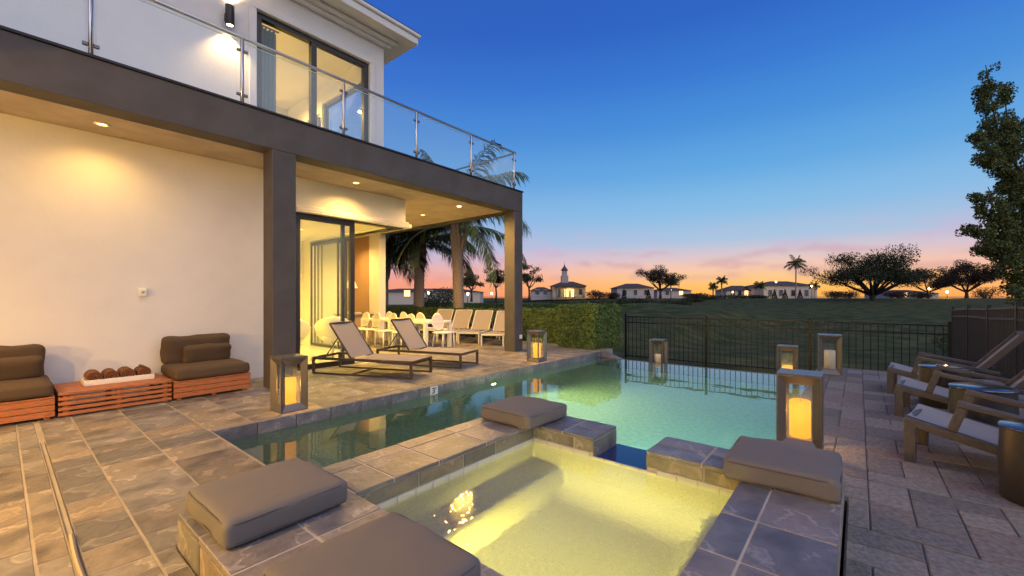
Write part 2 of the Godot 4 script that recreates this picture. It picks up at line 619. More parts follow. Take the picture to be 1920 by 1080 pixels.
func decks() -> void:
	var grout := concrete("grout", lin(0.36, 0.315, 0.25))
	var deck := setting("slate_deck")
	bx(deck, "bed", grout, -7.9, -5.10, -0.5, -0.0035, -10.45, 1.7, 0.001)
	bx(deck, "bed", grout, -5.10, -2.875, -0.5, -0.0035, -1.37, 1.7, 0.001)
	bx(deck, "bed", grout, -2.875, -0.07, -0.5, -0.0035, -0.61, 1.7, 0.001)
	bx(deck, "bed", concrete("terrace_stone", lin(0.36, 0.32, 0.27)), -7.9, 2.0, -0.5, -0.0035, 1.7, 4.0, 0.001)
	var pick := func(r): return slate(r.randi() % 8)
	var rows_near := [[1.482, 1.082], [1.082, 0.682], [0.682, 0.282], [0.282, -0.118], [-0.118, -0.243], [-0.275, -0.518], [-0.518, -0.918], [-0.918, -1.362]]
	var rows_far := []
	var z := -1.362
	while z > -10.4:
		rows_far.append([z, maxf(z - 0.4, -10.45)])
		z -= 0.4
	tile_rows(deck, "tile", rows_near, -7.9, -5.098, 0.42, 0.0, 0.03, pick, 0.011, 0.003, 3)
	tile_rows(deck, "tile", rows_near.slice(0, 6), -5.098, -2.875, 0.42, 0.0, 0.03, pick, 0.011, 0.003, 4)
	tile_rows(deck, "tile", rows_near.slice(6), -5.098, -2.875, 0.42, 0.0, 0.03, pick, 0.011, 0.003, 5)
	tile_rows(deck, "tile", rows_far, -7.9, -5.098, 0.42, 0.0, 0.03, pick, 0.011, 0.003, 6)
	tile_rows(deck, "tile", rows_near.slice(0, 6) + [[-0.518, -0.612]], -2.875, -0.07, 0.42, 0.0, 0.03, pick, 0.011, 0.003, 7)
	# face of the pool edge, one stone after another
	var zz := -1.372
	var i := 0
	var r := RandomNumberGenerator.new()
	r.seed = 77
	while zz > -9.7:
		var l := minf(0.45 + r.randf_range(-0.04, 0.05), zz + 9.72)
		bx(deck, "edge_stone", stone_dark(r.randi() % 4), -5.098, -5.075, -0.15, -0.006, zz - l + 0.006, zz, 0.004)
		zz -= l
		i += 1
	var xx := -5.07
	while xx < -2.9:
		var l := minf(0.46, -2.88 - xx)
		bx(deck, "edge_stone", stone_dark(r.randi() % 4), xx, xx + l - 0.006, -0.15, -0.006, -1.385, -1.362, 0.004)
		xx += l
	# terrace floor under the roof, pale and lit
	var terrace := setting("terrace_floor")
	var tm := concrete("terrace_stone", lin(0.36, 0.32, 0.27))
	bx(terrace, "bed", tm, -15.0, -7.9, -0.5, -0.006, -10.45, -5.8, 0.001)
	var rows_t := []
	z = -5.8
	while z > -10.4:
		rows_t.append([z, maxf(z - 0.8, -10.45)])
		z -= 0.8
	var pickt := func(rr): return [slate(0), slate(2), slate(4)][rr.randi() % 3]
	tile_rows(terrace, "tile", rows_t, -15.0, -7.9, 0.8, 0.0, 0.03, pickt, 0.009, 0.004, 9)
	# slot drain
	var dr := thing("slot_drain", "narrow slot drain running across the slate tiles beside the drain hose", "drain")
	var dm := mat("drain_metal", lin(0.10, 0.085, 0.065), 0.6, 0.2)
	bx(dr, "channel", mat("drain_dark", lin(0.03, 0.028, 0.025), 0.8), -5.9, -2.4, -0.05, -0.005, -0.270, -0.249)
	bx(dr, "flange", dm, -5.9, -2.4, -0.03, 0.002, -0.275, -0.270, 0.001)
	bx(dr, "flange", dm, -5.9, -2.4, -0.03, 0.002, -0.249, -0.244, 0.001)
	var hs := thing("drain_hose", "ribbed metal hose lying along the slot drain", "hose")
	var pts := []
	var rad := []
	var n := 220
	for k in n:
		var t := float(k) / (n - 1)
		pts.append(Vector3(lerpf(-3.45, -2.3, t), 0.006, -0.262 + sin(t * 5.0) * 0.008))
		rad.append(0.010 + 0.003 * (k % 2))
	part(hs, "hose", tube(pts, rad, 8, false), mat("hose_metal", lin(0.30, 0.25, 0.18), 0.55, 0.4))
	# brick pavers on the far side of the pool
	var pv := setting("paver_deck")
	bx(pv, "bed", concrete("sand_joint", lin(0.12, 0.11, 0.10)), -0.62, 2.0, -0.5, -0.011, -10.45, -3.62, 0.001)
	bx(pv, "bed", mats["sand_joint"], -0.06, 2.0, -0.5, -0.011, -3.62, 1.7, 0.001)
	var c := 0.217
	var nx := 12
	var nzc := 41
	var used := {}
	for a in nx:
		for b in nzc:
			if used.has(Vector2i(a, b)):
				continue
			var x0 := -0.60 + a * c
			var z0 := -1.5 - b * c
			if z0 > -3.65 and x0 < -0.20:
				continue
			var sh: Vector2i = [Vector2i(1, 2), Vector2i(1, 2), Vector2i(2, 1), Vector2i(1, 1), Vector2i(2, 2), Vector2i(2, 1), Vector2i(2, 1), Vector2i(1, 2)][r.randi() % 8]
			if a == 0:
				sh = Vector2i(1, 2)
			while sh.x > 1 or sh.y > 1:
				var ok := true
				for da in sh.x:
					for db in sh.y:
						var key := Vector2i(a + da, b + db)
						if used.has(key) or a + da >= nx or b + db >= nzc:
							ok = false
				if z0 > -3.65 and false:
					ok = false
				if ok:
					break
				if sh.y > 1:
					sh.y -= 1
				else:
					sh.x -= 1
			for da in sh.x:
				for db in sh.y:
					used[Vector2i(a + da, b + db)] = true
			var w := sh.x * c - 0.006
			var l := sh.y * c - 0.014
			var xa := x0 + 0.004
			if z0 > -3.65 and xa < -0.055:
				w -= (-0.055 - xa)
				xa = -0.055
			part(pv, "paver", cbox(Vector3(w, 0.05, l), 0.006), paver(r.randi() % 6), xf(Vector3(xa + w / 2, -0.025 + r.randf_range(-0.002, 0.002), z0 - 0.004 - l / 2), Vector3(r.randf_range(-0.004, 0.004), 0, r.randf_range(-0.004, 0.004))))
	# ledge behind the vanishing edge
	var lg := setting("catch_ledge")
	bx(lg, "ledge", concrete("ledge", lin(0.16, 0.155, 0.15)), -5.3, -0.62, -0.6, -0.29, -10.6, -9.70, 0.01)

# ---------------------------------------------------------------- pool and spa
func pool() -> void:
	var shell := setting("pool_shell")
	var pl := mat("pool_plaster", Color.WHITE, 0.8)
	pl.albedo_texture = noise_tex("pool_plaster", [[0.0, lin(0.095, 0.14, 0.09)], [0.5, lin(0.125, 0.185, 0.125)], [1.0, lin(0.155, 0.23, 0.16)]], 0.03, 14, 8.0)
	tri(pl, 0.7, true)
	bx(shell, "floor", pl, -5.3, -0.4, -1.5, -1.30, -9.9, -1.2, 0.001)
	bx(shell, "wall", pl, -5.3, -5.098, -1.30, -0.15, -9.9, -1.2, 0.001)
	bx(shell, "wall", pl, -5.098, -2.87, -1.30, -0.15, -1.362, -1.2, 0.001)
	bx(shell, "wall", pl, -0.60, -0.4, -1.30, -0.05, -9.7, -3.6, 0.001)
	# edge stones along the paver side
	var z := -3.62
	var k := 0
	while z > -9.6:
		bx(shell, "edge_stone", stone_dark(k), -0.625, -0.600, -0.16, -0.004, z - 0.44, z, 0.003)
		z -= 0.446
		k += 1
	bx(shell, "weir", mat("weir_tile", lin(0.03, 0.04, 0.06), 0.25), -5.06, -0.6, -1.30, -0.146, -9.69, -9.46, 0.006)
	# slate end block that slopes into the water
	var st := new_st()
	var a := [Vector3(-5.098, -0.002, -9.73), Vector3(-5.098, -0.002, -9.98), Vector3(-4.45, -0.16, -9.80), Vector3(-4.45, -0.16, -9.55)]
	var b := []
	for p in a:
		b.append(Vector3(p.x, -0.5, p.z))
	var ctr := Vector3(-4.8, -0.3, -9.75)
	quad_out(st, a, ctr)
	for i in 4:
		quad_out(st, [a[i], a[(i + 1) % 4], b[(i + 1) % 4], b[i]], ctr)
	st.generate_normals()
	part(shell, "end_stone", st.commit(), stone_dark(1))
	# water
	var w := mat("pool_water", Color(0.80, 0.98, 0.93, 0.04), 0.01, 0.0, 0.5)
	w.transparency = BaseMaterial3D.TRANSPARENCY_ALPHA
	w.refraction_enabled = true
	w.refraction_scale = 0.042
	w.normal_enabled = true
	w.normal_texture = ripple("ripple", 0.012)
	w.normal_scale = 0.035
	tri(w, 0.25, true)
	var ws := new_st()
	for q in [[-5.075, -2.87, -9.55, -1.385], [-2.87, -0.622, -9.55, -3.62]]:
		quad_out(ws, [Vector3(q[0], -0.14, q[2]), Vector3(q[1], -0.14, q[2]), Vector3(q[1], -0.14, q[3]), Vector3(q[0], -0.14, q[3])], Vector3(q[0], -9, q[2]))
	ws.generate_normals()
	var o := part(self, "pool_water", ws.commit(), w)
	o.set_meta("kind", "structure")
	# added teal fill on the spa wall, then the lamp on the house side
	pool_lamp("pool_light", "added teal underwater fill lamp, unseen, in the spa wall on the pool side", Vector3(-1.5, -0.60, -3.612), Vector3(0, 0, -1), lin(0.42, 0.90, 1.0), 9.0, 0.11, true, 58.0, 0.26)
	pool_lamp("pool_light", "bright round underwater lamp in the pool wall below the sun loungers", Vector3(-5.088, -0.44, -5.66), Vector3(1, 0, 0), lin(1.0, 0.86, 0.36), 24.0, 0.06, true, 66.0, 0.20, 14.0)

func ripple(key: String, freq: float) -> NoiseTexture2D:
	if texs.has(key):
		return texs[key]
	var t := noise_tex(key + "_h", [], freq, 61, 0.0, false, 3)
	var u: NoiseTexture2D = t.duplicate()
	u.as_normal_map = true
	u.bump_strength = 4.0
	texs[key] = u
	return u

func pool_lamp(called: String, label: String, p: Vector3, dir: Vector3, col: Color, energy: float, r: float, beam := false, cone := 75.0, tip := 0.35, bright := 3.0) -> void:
	var t := thing(called, label, "underwater lamp", p)
	t.basis = Basis(Quaternion(Vector3.UP, dir.normalized()))
	part(t, "trim", lathe([[0.0, -0.01], [r * 1.2, -0.01], [r * 1.2, 0.012], [r, 0.016]]), mat("lamp_trim", lin(0.5, 0.5, 0.5), 0.3, 0.9))
	part(t, "lens", lathe([[r, 0.010], [r * 0.7, 0.024], [0.0, 0.03]]), glow("%s_glow_%.0f" % [called, bright], col, bright))
	var l: Light3D
	if beam:
		var s := SpotLight3D.new()
		s.spot_range = 8.0
		s.spot_attenuation = 2.0
		s.spot_angle = cone
		s.spot_angle_attenuation = 0.9
		l = s
	else:
		var s := OmniLight3D.new()
		s.omni_range = 12.0
		s.omni_attenuation = 2.0
		l = s
	l.name = "light"
	l.light_color = col
	l.light_energy = energy
	l.light_size = r * 0.8
	l.shadow_enabled = true
	l.position = Vector3(0, 0.10, 0)
	# local +y is the way the lamp faces; tip the beam a little down
	l.rotation.x = PI / 2 - (tip if beam else 0.0)
	t.add_child(l)

func spa() -> void:
	var s := thing("spa", "raised square slate spa glowing yellow beside the pool", "spa")
	var top := 0.18
	var core := concrete("spa_core", lin(0.50, 0.455, 0.39))
	# cores of the four bars (grout), copings and face stones over them
	var t0 := top - 0.0045
	bx(s, "core", core, -2.86, -2.34, -0.9, t0, -3.59, -0.625, 0.001)
	bx(s, "core", core, -2.34, -0.08, -0.9, t0, -1.35, -0.625, 0.001)
	bx(s, "core", core, -0.58, -0.08, -0.9, t0, -3.59, -1.35, 0.001)
	bx(s, "core", core, -2.34, -1.72, -0.9, t0, -3.59, -3.16, 0.001)
	bx(s, "core", core, -1.255, -0.58, -0.9, t0, -3.59, -3.16, 0.001)
	var r := RandomNumberGenerator.new()
	r.seed = 5
	# coping stones: [x0, x1, z0, z1]
	var cop := []
	var z := -0.615
	for zz in [-0.99, -1.362]:
		for xx in [[-2.872, -2.50], [-2.50, -2.05], [-2.05, -1.60], [-1.60, -1.15], [-1.15, -0.70], [-0.70, -0.41], [-0.41, -0.068]]:
			cop.append([xx[0], xx[1], zz, z])
		z = zz
	for zz in [[-1.362, -1.64], [-1.64, -2.02], [-2.02, -2.52], [-2.52, -3.0], [-3.0, -3.60]]:
		cop.append([-2.872, -2.70, zz[1], zz[0]])
		cop.append([-2.70, -2.328, zz[1], zz[0]])
	for zz in [[-1.362, -1.64], [-1.64, -2.09], [-2.09, -2.52], [-2.52, -3.005], [-3.005, -3.60]]:
		cop.append([-0.592, -0.412, zz[1], zz[0]])
		cop.append([-0.412, -0.068, zz[1], zz[0]])
	for xx in [[-2.328, -2.02], [-2.02, -1.71]]:
		cop.append([xx[0], xx[1], -3.38, -3.148])
		cop.append([xx[0], xx[1], -3.60, -3.38])
	for xx in [[-1.265, -0.86], [-0.86, -0.592]]:
		cop.append([xx[0], xx[1], -3.38, -3.148])
		cop.append([xx[0], xx[1], -3.60, -3.38])
	for q in cop:
		part(s, "coping_stone", cbox(Vector3(q[1] - q[0] - 0.012, 0.03, absf(q[3] - q[2]) - 0.012), 0.004), stone_dark(r.randi() % 4), xf(Vector3((q[0] + q[1]) / 2, top - 0.015 + r.randf_range(-0.001, 0.001), (q[2] + q[3]) / 2)))
	# face stones: outside west part (facing the deck), inner faces, chunk ends
	var face_x := func(x: float, za: float, zb: float, y0: float, y1: float, out: float):
		var c := za
		while c > zb + 0.02:
			var l := minf(0.44 + r.randf_range(-0.08, 0.06), c - zb)
			if c - l - zb < 0.12:
				l = c - zb
			bx(s, "face_stone", slate(r.randi() % 6), x, x + out * 0.007, y0, y1, c - l + 0.005, c - 0.005, 0.003)
			c -= l
	var face_z := func(zf: float, xa: float, xb: float, y0: float, y1: float, out: float):
		var c := xa
		while c < xb - 0.02:
			var l := minf(0.42 + r.randf_range(-0.08, 0.06), xb - c)
			if xb - c - l < 0.12:
				l = xb - c
			bx(s, "face_stone", slate(r.randi() % 6), c + 0.005, c + l - 0.005, y0, y1, zf, zf + out * 0.007, 0.003)
			c += l
	var yt := top - 0.034
	face_z.call(-0.625, -2.87, -0.07, -0.02, yt, 1.0)
	face_x.call(-2.86, -0.626, -1.36, -0.02, yt, -1.0)
	face_x.call(-2.86, -1.39, -3.60, -0.20, yt, -1.0)
	face_z.call(-3.59, -2.87, -1.71, -0.20, yt, -1.0)
	face_z.call(-3.59, -1.265, -0.07, -0.20, yt, -1.0)
	face_x.call(-2.34, -1.35, -3.16, 0.058, yt, 1.0)
	face_x.call(-0.58, -1.35, -3.16, 0.058, yt, -1.0)
	face_z.call(-3.16, -2.33, -1.71, 0.058, yt, 1.0)
	face_z.call(-3.16, -1.265, -0.59, 0.058, yt, 1.0)
	face_z.call(-1.35, -2.33, -0.59, 0.058, yt, -1.0)
	face_x.call(-1.72, -3.16, -3.59, -0.02, yt, 1.0)
	face_x.call(-1.255, -3.16, -3.59, -0.02, yt, -1.0)
	face_x.call(-0.08, -0.62, -3.60, -0.01, yt, 1.0)
	# pale waterline band, small tiles
	var wl := mat("waterline_tile", lin(0.50, 0.49, 0.46), 0.35)
	for k in 12:
		var a := -1.355 - k * 0.1497
		bx(s, "waterline_tile", wl, -2.34, -2.326, -0.02, 0.054, a - 0.147, a, 0.002)
		bx(s, "waterline_tile", wl, -0.594, -0.58, -0.02, 0.054, a - 0.147, a, 0.002)
		var xw := -2.324 + k * 0.1440
		bx(s, "waterline_tile", wl, xw, xw + 0.1415, -0.02, 0.03 if (xw > -1.75 and xw < -1.27) else 0.054, -3.16, -3.146, 0.002)
		bx(s, "waterline_tile", wl, xw, xw + 0.1415, -0.02, 0.054, -1.366, -1.35, 0.002)
	# basin
	var pb := mat("spa_plaster", Color.WHITE, 0.75)
	pb.albedo_texture = noise_tex("spa_plaster", [[0.0, lin(0.27, 0.265, 0.25)], [0.5, lin(0.37, 0.365, 0.345)], [1.0, lin(0.46, 0.455, 0.43)]], 0.11, 15)
	tri(pb, 1.0, true)
	# one plastered shell: coved floor, a bench along two sides, upright walls
	var bs := new_st(false)
	var N := 44
	var bx0 := -2.332
	var bx1 := -0.588
	var bz0 := -3.152
	var bz1 := -1.358
	var Y := func(px: float, pz: float) -> float:
		var fl := -0.72
		var d := minf(minf(px - bx0, bx1 - px), minf(pz - bz0, bz1 - pz))
		var R := 0.26
		var y := fl
		if d < R:
			y = fl + R - sqrt(maxf(0.0, R * R - (R - d) * (R - d)))
		var bench := maxf(1.0 - smoothstep(bx0 + 0.30, bx0 + 0.40, px), smoothstep(bx1 - 0.30, bx1 - 0.20, px))
		return maxf(y, lerpf(fl, -0.38, bench))
	for i in N:
		for j in N:
			var q := []
			for o in [[0, 0], [1, 0], [1, 1], [0, 1]]:
				var gx: float = lerpf(bx0, bx1, float(i + o[0]) / N)
				var gz: float = lerpf(bz0, bz1, float(j + o[1]) / N)
				q.append(Vector3(gx, Y.call(gx, gz), gz))
			quad_out(bs, q, Vector3(q[0].x, -60, q[0].z))
	for k in N:
		var u0 := float(k) / N
		var u1 := float(k + 1) / N
		for e in [[Vector3(bx0, 0, lerpf(bz0, bz1, u0)), Vector3(bx0, 0, lerpf(bz0, bz1, u1)), Vector3(-9, 0, -2)], [Vector3(bx1, 0, lerpf(bz0, bz1, u0)), Vector3(bx1, 0, lerpf(bz0, bz1, u1)), Vector3(9, 0, -2)], [Vector3(lerpf(bx0, bx1, u0), 0, bz0), Vector3(lerpf(bx0, bx1, u1), 0, bz0), Vector3(-1.5, 0, -9)], [Vector3(lerpf(bx0, bx1, u0), 0, bz1), Vector3(lerpf(bx0, bx1, u1), 0, bz1), Vector3(-1.5, 0, 9)]]:
			var a: Vector3 = e[0]
			var b: Vector3 = e[1]
			quad_out(bs, [Vector3(a.x, Y.call(a.x, a.z), a.z), Vector3(b.x, Y.call(b.x, b.z), b.z), Vector3(b.x, -0.02, b.z), Vector3(a.x, -0.02, a.z)], e[2])
	bs.index()
	bs.generate_normals()
	part(s, "basin", bs.commit(), pb)
	# spillway into the pool
	var bt := mat("spill_tile", lin(0.015, 0.03, 0.11), 0.08, 0.0, 0.6)
	bx(s, "spillway", bt, -1.717, -1.258, -0.9, 0.012, -3.62, -3.162, 0.004)
	# water
	var w := mat("spa_water_surface", Color(0.93, 0.96, 0.94, 0.04), 0.04, 0.0, 0.5)
	w.transparency = BaseMaterial3D.TRANSPARENCY_ALPHA
	w.refraction_enabled = true
	w.refraction_scale = 0.033
	w.normal_enabled = true
	w.normal_texture = ripple("ripple_spa", 0.03)
	w.normal_scale = 0.22
	tri(w, 0.8, true)
	var ws := new_st()
	quad_out(ws, [Vector3(-2.326, 0.018, -3.146), Vector3(-0.594, 0.018, -3.146), Vector3(-0.594, 0.018, -1.366), Vector3(-2.326, 0.018, -1.366)], Vector3(-1, -9, -2))
	ws.generate_normals()
	var o := part(self, "spa_water", ws.commit(), w)
	o.set_meta("kind", "structure")
	pool_lamp("spa_light", "round underwater lamp low in the spa wall between the benches", Vector3(-1.45, -0.46, -1.372), Vector3(0, 0, -1), lin(1.0, 0.83, 0.15), 5.0, 0.07, true, 84.0, 0.75)

func cushions() -> void:
	var m := fabric("cushion_taupe", lin(0.158, 0.147, 0.143), 18.0, 0.25)
	var mesh := soft(Vector3(0.61, 0.13, 0.61), 0.032, 0.010, 18, 0.012, 3)
	var pipe := []
	var spec := [
		["taupe seat cushion on the spa corner next to the slate deck tiles", Vector3(-2.535, 0.2515, -0.955), 0.02],
		["taupe seat cushion on the spa edge that faces the spillway", Vector3(-1.465, 0.2515, -0.93), -0.015],
		["taupe seat cushion on the spa corner where the pool wraps both sides", Vector3(-2.515, 0.2515, -3.25), -0.03],
		["taupe seat cushion on the spa corner next to the brick pavers", Vector3(-0.385, 0.2515, -3.29), 0.03],
	]
	for s in spec:
		var t := thing("seat_cushion", s[0], "cushion", s[1], s[2], "seat cushions on the spa edge")
		part(t, "pad", mesh, m)
		# seams round the top and bottom edge
		for y in [0.048, -0.048]:
			var pts := []
			var rad := []
			for k in 97:
				var a := TAU * k / 96.0
				var cx := signf(cos(a)) * pow(absf(cos(a)), 0.16)
				var cz := signf(sin(a)) * pow(absf(sin(a)), 0.16)
				pts.append(Vector3(cx * 0.3015, y, cz * 0.3015))
				rad.append(0.005)
			part(t, "piping", tube(pts, rad, 5), fabric("cushion_piping", lin(0.11, 0.10, 0.096)))

# ---------------------------------------------------------------- house
func pane(parent: Node3D, called: String, m: Material, a: Vector3, b: Vector3) -> MeshInstance3D:
	# an upright single sheet of glass between two opposite corners
	var st := new_st()
	quad_out(st, [a, Vector3(b.x, a.y, b.z), b, Vector3(a.x, b.y, a.z)], (a + b) / 2 + Vector3(-1, 0, 1))
	st.generate_normals()
	return part(parent, called, st.commit(), m)

func downlight(p: Vector3, label: String, energy: float, cone := 62.0, group := "recessed downlights in the terrace soffit", col := Color(1.0, 0.775, 0.40), bright := 9.0) -> void:
	var t := thing("recessed_downlight", label, "downlight", p, 0.0, group)
	part(t, "trim", lathe([[0.050, -0.001], [0.078, -0.001], [0.078, -0.010], [0.052, -0.014], [0.050, -0.004]], 20), mat("lamp_white", lin(0.75, 0.72, 0.66), 0.5))
	part(t, "lens", lathe([[0.0, -0.006], [0.051, -0.004]], 20), glow("lamp_lens_%.0f" % bright, col, bright))
	var l := SpotLight3D.new()
	l.name = "light"
	l.light_color = col
	l.light_energy = energy
	l.light_size = 0.05
	l.spot_range = 14.0
	l.spot_attenuation = 2.0
	l.spot_angle = cone
	l.spot_angle_attenuation = 0.45 if cone > 85.0 else 0.9
	l.shadow_enabled = true
	l.rotation.x = -PI / 2
	l.position = Vector3(0, -0.03, 0)
	t.add_child(l)

func house() -> void:
	var h := thing("house", "white two storey villa with dark beam, columns and balcony", "house")
	var white := stucco("wall_white", lin(0.70, 0.68, 0.65))
	var taupe := concrete("beam_taupe", lin(0.085, 0.076, 0.073))
	var sof := concrete("soffit_taupe", lin(0.46, 0.39, 0.31))
	var dark := mat("frame_dark", lin(0.035, 0.032, 0.032), 0.4, 0.3)
	var cream := stucco("wall_cream", lin(0.72, 0.68, 0.55))
	var gl := glass("window_glass", 0.05)
	# ground floor
	bx(h, "wall", white, -8.1, -7.9, -0.02, 3.56, -3.40, 6.0)
	bx(h, "header", white, -8.1, -7.9, 2.95, 3.56, -5.83, -3.40)
	bx(h, "header", white, -12.5, -8.1, 2.95, 3.56, -5.83, -5.63)
	bx(h, "cornice", white, -8.1, -7.80, 2.925, 2.95, -5.83, -3.40)
	bx(h, "cornice", white, -7.898, -7.80, 2.952, 3.005, -5.83, -3.40, 0.008)
	bx(h, "cornice", white, -7.898, -7.845, 3.007, 3.06, -5.83, -3.40, 0.012)
	bx(h, "cornice", white, -12.5, -7.80, 2.925, 3.005, -5.93, -5.832, 0.008)
	bx(h, "cornice", white, -12.5, -7.845, 3.007, 3.06, -5.885, -5.832, 0.012)
	bx(h, "wall", cream, -12.5, -12.1, 0.0, 2.95, -5.83, -5.63)
	bx(h, "wall", cream, -12.7, -12.5, 0.0, 3.56, -5.83, 1.0)
	bx(h, "wall", cream, -12.5, -8.1, 0.0, 3.0, -1.0, -0.8)
	bx(h, "ceiling", cream, -12.5, -8.1, 3.0, 3.05, -5.63, -1.0)
	bx(h, "floor", mat("interior_floor", lin(0.55, 0.52, 0.42), 0.18), -12.5, -7.92, -0.2, 0.012, -5.80, -1.0)
	# roof slab, beam and balcony floor
	bx(h, "soffit", sof, -15.0, -6.992, 3.56, 3.64, -8.198, 6.0, 0.001)
	bx(h, "balcony_floor", mat("balcony_floor", lin(0.3, 0.28, 0.26), 0.8), -15.0, -6.992, 3.90, 4.0, -8.198, 6.0, 0.001)
	bx(h, "beam", taupe, -6.99, -6.65, 3.545, 4.05, -8.52, 6.0, 0.006)
	bx(h, "beam", taupe, -15.0, -6.992, 3.545, 4.05, -8.52, -8.2, 0.006)
	var cap := mat("drip_edge", lin(0.02, 0.02, 0.021), 0.5, 0.4)
	bx(h, "drip_edge", cap, -6.99, -6.63, 4.052, 4.085, -8.54, 6.0, 0.004)
	bx(h, "drip_edge", cap, -15.0, -6.992, 4.052, 4.085, -8.54, -8.2, 0.004)
	bx(h, "column", taupe, -6.99, -6.65, 0.0, 3.543, -2.89, -2.552, 0.008)
	bx(h, "column", taupe, -6.99, -6.65, 0.0, 3.543, -8.522, -8.198, 0.008)
	# far end of the terrace: white pier, tan alcove wall
	bx(h, "pier", white, -13.2, -12.58, 0.0, 3.543, -8.46, -8.21, 0.006)
	bx(h, "alcove_wall", stucco("tan_wall", lin(0.40, 0.27, 0.17)), -15.0, -13.202, 0.0, 3.543, -8.44, -8.26)
	bx(h, "wall", white, -15.2, -15.0, 0.0, 3.56, -8.5, -5.83)
	bx(h, "wall", white, -15.2, -12.702, 0.0, 3.56, -5.83, -5.63)
	# sliding glass doors
	sliding_panel(h, dark, gl, Vector3(-7.98, 0.02, -3.42), Vector3(-7.98, 2.90, -4.62), 0.055, 0.09)
	sliding_panel(h, dark, gl, Vector3(-8.06, 0.02, -3.50), Vector3(-8.06, 2.90, -4.45), 0.05, 0.07)
	bx(h, "door_track", dark, -8.09, -7.93, 2.902, 2.923, -5.80, -3.41)
	bx(h, "door_track", dark, -8.09, -7.93, 0.0, 0.016, -5.80, -3.41)
	bx(h, "door_track", dark, -12.1, -8.1, 2.902, 2.923, -5.80, -5.65)
	for k in 4:
		var x0 := -12.08 + k * 0.12
		sliding_panel(h, dark, gl, Vector3(x0, 0.02, -5.66 - k * 0.04), Vector3(x0 + 1.55, 2.90, -5.66 - k * 0.04), 0.03, 0.07)
	# upper floor
	bx(h, "wall", white, -8.6, -8.4, 4.0, 7.2, -2.95, 6.0)
	bx(h, "wall", white, -8.6, -8.4, 4.0, 7.2, -5.60, -5.24)
	bx(h, "wall", white, -8.6, -8.4, 6.57, 7.2, -5.24, -2.95)
	bx(h, "wall", white, -8.6, -8.4, 4.0, 4.09, -5.24, -2.95)
	bx(h, "wall", white, -13.0, -8.6, 6.45, 7.2, -5.60, -5.40)
	bx(h, "wall", white, -13.0, -10.9, 4.0, 6.45, -5.60, -5.40)
	bx(h, "wall", white, -8.75, -8.6, 4.0, 6.45, -5.60, -5.40)
	bx(h, "wall", white, -10.9, -8.75, 4.0, 4.3, -5.60, -5.40)
	bx(h, "wall", cream, -13.2, -13.0, 4.0, 7.2, -5.60, 0.0)
	bx(h, "wall", cream, -13.0, -8.6, 4.0, 6.9, -1.2, -1.0)
	bx(h, "ceiling", cream, -13.0, -8.6, 6.9, 6.95, -5.40, -1.2)
	for k in 3:
		bx(h, "tray_moulding", cream, -12.6 + k * 0.12, -9.0 - k * 0.12, 6.86 - k * 0.03, 6.90 - k * 0.03, -1.75 - k * 0.12, -1.6 - k * 0.12, 0.01)
	# big window
	var w := bx(h, "window", dark, -8.57, -8.45, 4.09, 4.17, -5.238, -2.952)
	var zm := -4.02
	for q in [[6.47, 6.568, -5.238, -2.952], [4.17, 6.47, -5.238, -5.13], [4.17, 6.47, -3.06, -2.952], [4.17, 6.47, zm - 0.06, zm + 0.05]]:
		bx(h, "window_frame", dark, -8.57, -8.45, q[0], q[1], q[2], q[3])
	pane(h, "window_pane", gl, Vector3(-8.52, 4.17, -3.06), Vector3(-8.52, 6.47, zm + 0.05))
	pane(h, "window_pane", gl, Vector3(-8.50, 4.17, zm - 0.06), Vector3(-8.50, 6.47, -5.13))
	# window trim
	bx(h, "window_trim", white, -8.398, -8.36, 6.57, 6.69, -5.36, -2.83, 0.008)
	bx(h, "window_trim", white, -8.398, -8.36, 4.0, 6.568, -5.36, -5.24, 0.008)
	bx(h, "window_trim", white, -8.398, -8.36, 4.0, 6.568, -2.95, -2.83, 0.008)
	# side window
	for q in [[-10.9, -8.75, 6.37, 6.45], [-10.9, -8.75, 4.30, 4.38], [-10.9, -10.82, 4.38, 6.37], [-8.83, -8.75, 4.38, 6.37]]:
		bx(h, "window_frame", dark, q[0], q[1], q[2], q[3], -5.55, -5.45)
	pane(h, "window_pane", gl, Vector3(-10.82, 4.38, -5.50), Vector3(-8.83, 6.37, -5.50))
	# eaves with stepped mouldings
	bx(h, "eave_soffit", white, -13.2, -7.90, 7.20, 7.24, -6.10, 6.0, 0.002)
	bx(h, "eave_moulding", white, -8.4, -8.28, 7.06, 7.198, -5.60, 6.0, 0.02)
	bx(h, "eave_moulding", white, -13.0, -8.28, 7.06, 7.198, -5.72, -5.602, 0.02)
	bx(h, "eave_moulding", white, -8.28, -8.16, 7.12, 7.198, -5.72, 6.0, 0.015)
	bx(h, "eave_moulding", white, -13.0, -8.16, 7.12, 7.198, -5.84, -5.722, 0.015)
	bx(h, "eave_fascia", white, -7.90, -7.85, 7.19, 7.34, -6.15, 6.0, 0.01)
	bx(h, "eave_fascia", white, -13.2, -7.902, 7.19, 7.34, -6.15, -6.102, 0.01)
	bx(h, "eave_fascia", white, -7.90, -7.80, 7.342, 7.43, -6.20, 6.0, 0.02)
	bx(h, "eave_fascia", white, -13.2, -7.902, 7.342, 7.43, -6.20, -6.102, 0.02)
	var st := new_st()
	var ya := 7.432
	var A := Vector3(-7.80, ya, -6.20)
	var B := Vector3(-7.80, ya, 6.0)
	var C := Vector3(-13.6, ya, 6.0)
	var D := Vector3(-13.6, ya, -6.20)
	var R0 := Vector3(-10.7, 8.7, -3.3)
	var R1 := Vector3(-10.7, 8.7, 6.0)
	var ctr := Vector3(-10.7, 7.0, 0)
	quad_out(st, [A, B, R1, R0], ctr)
	quad_out(st, [D, C, R1, R0], ctr)
	tri_out(st, A, D, R0, ctr)
	quad_out(st, [A, B, C, D], Vector3(-10.7, 9, 0))
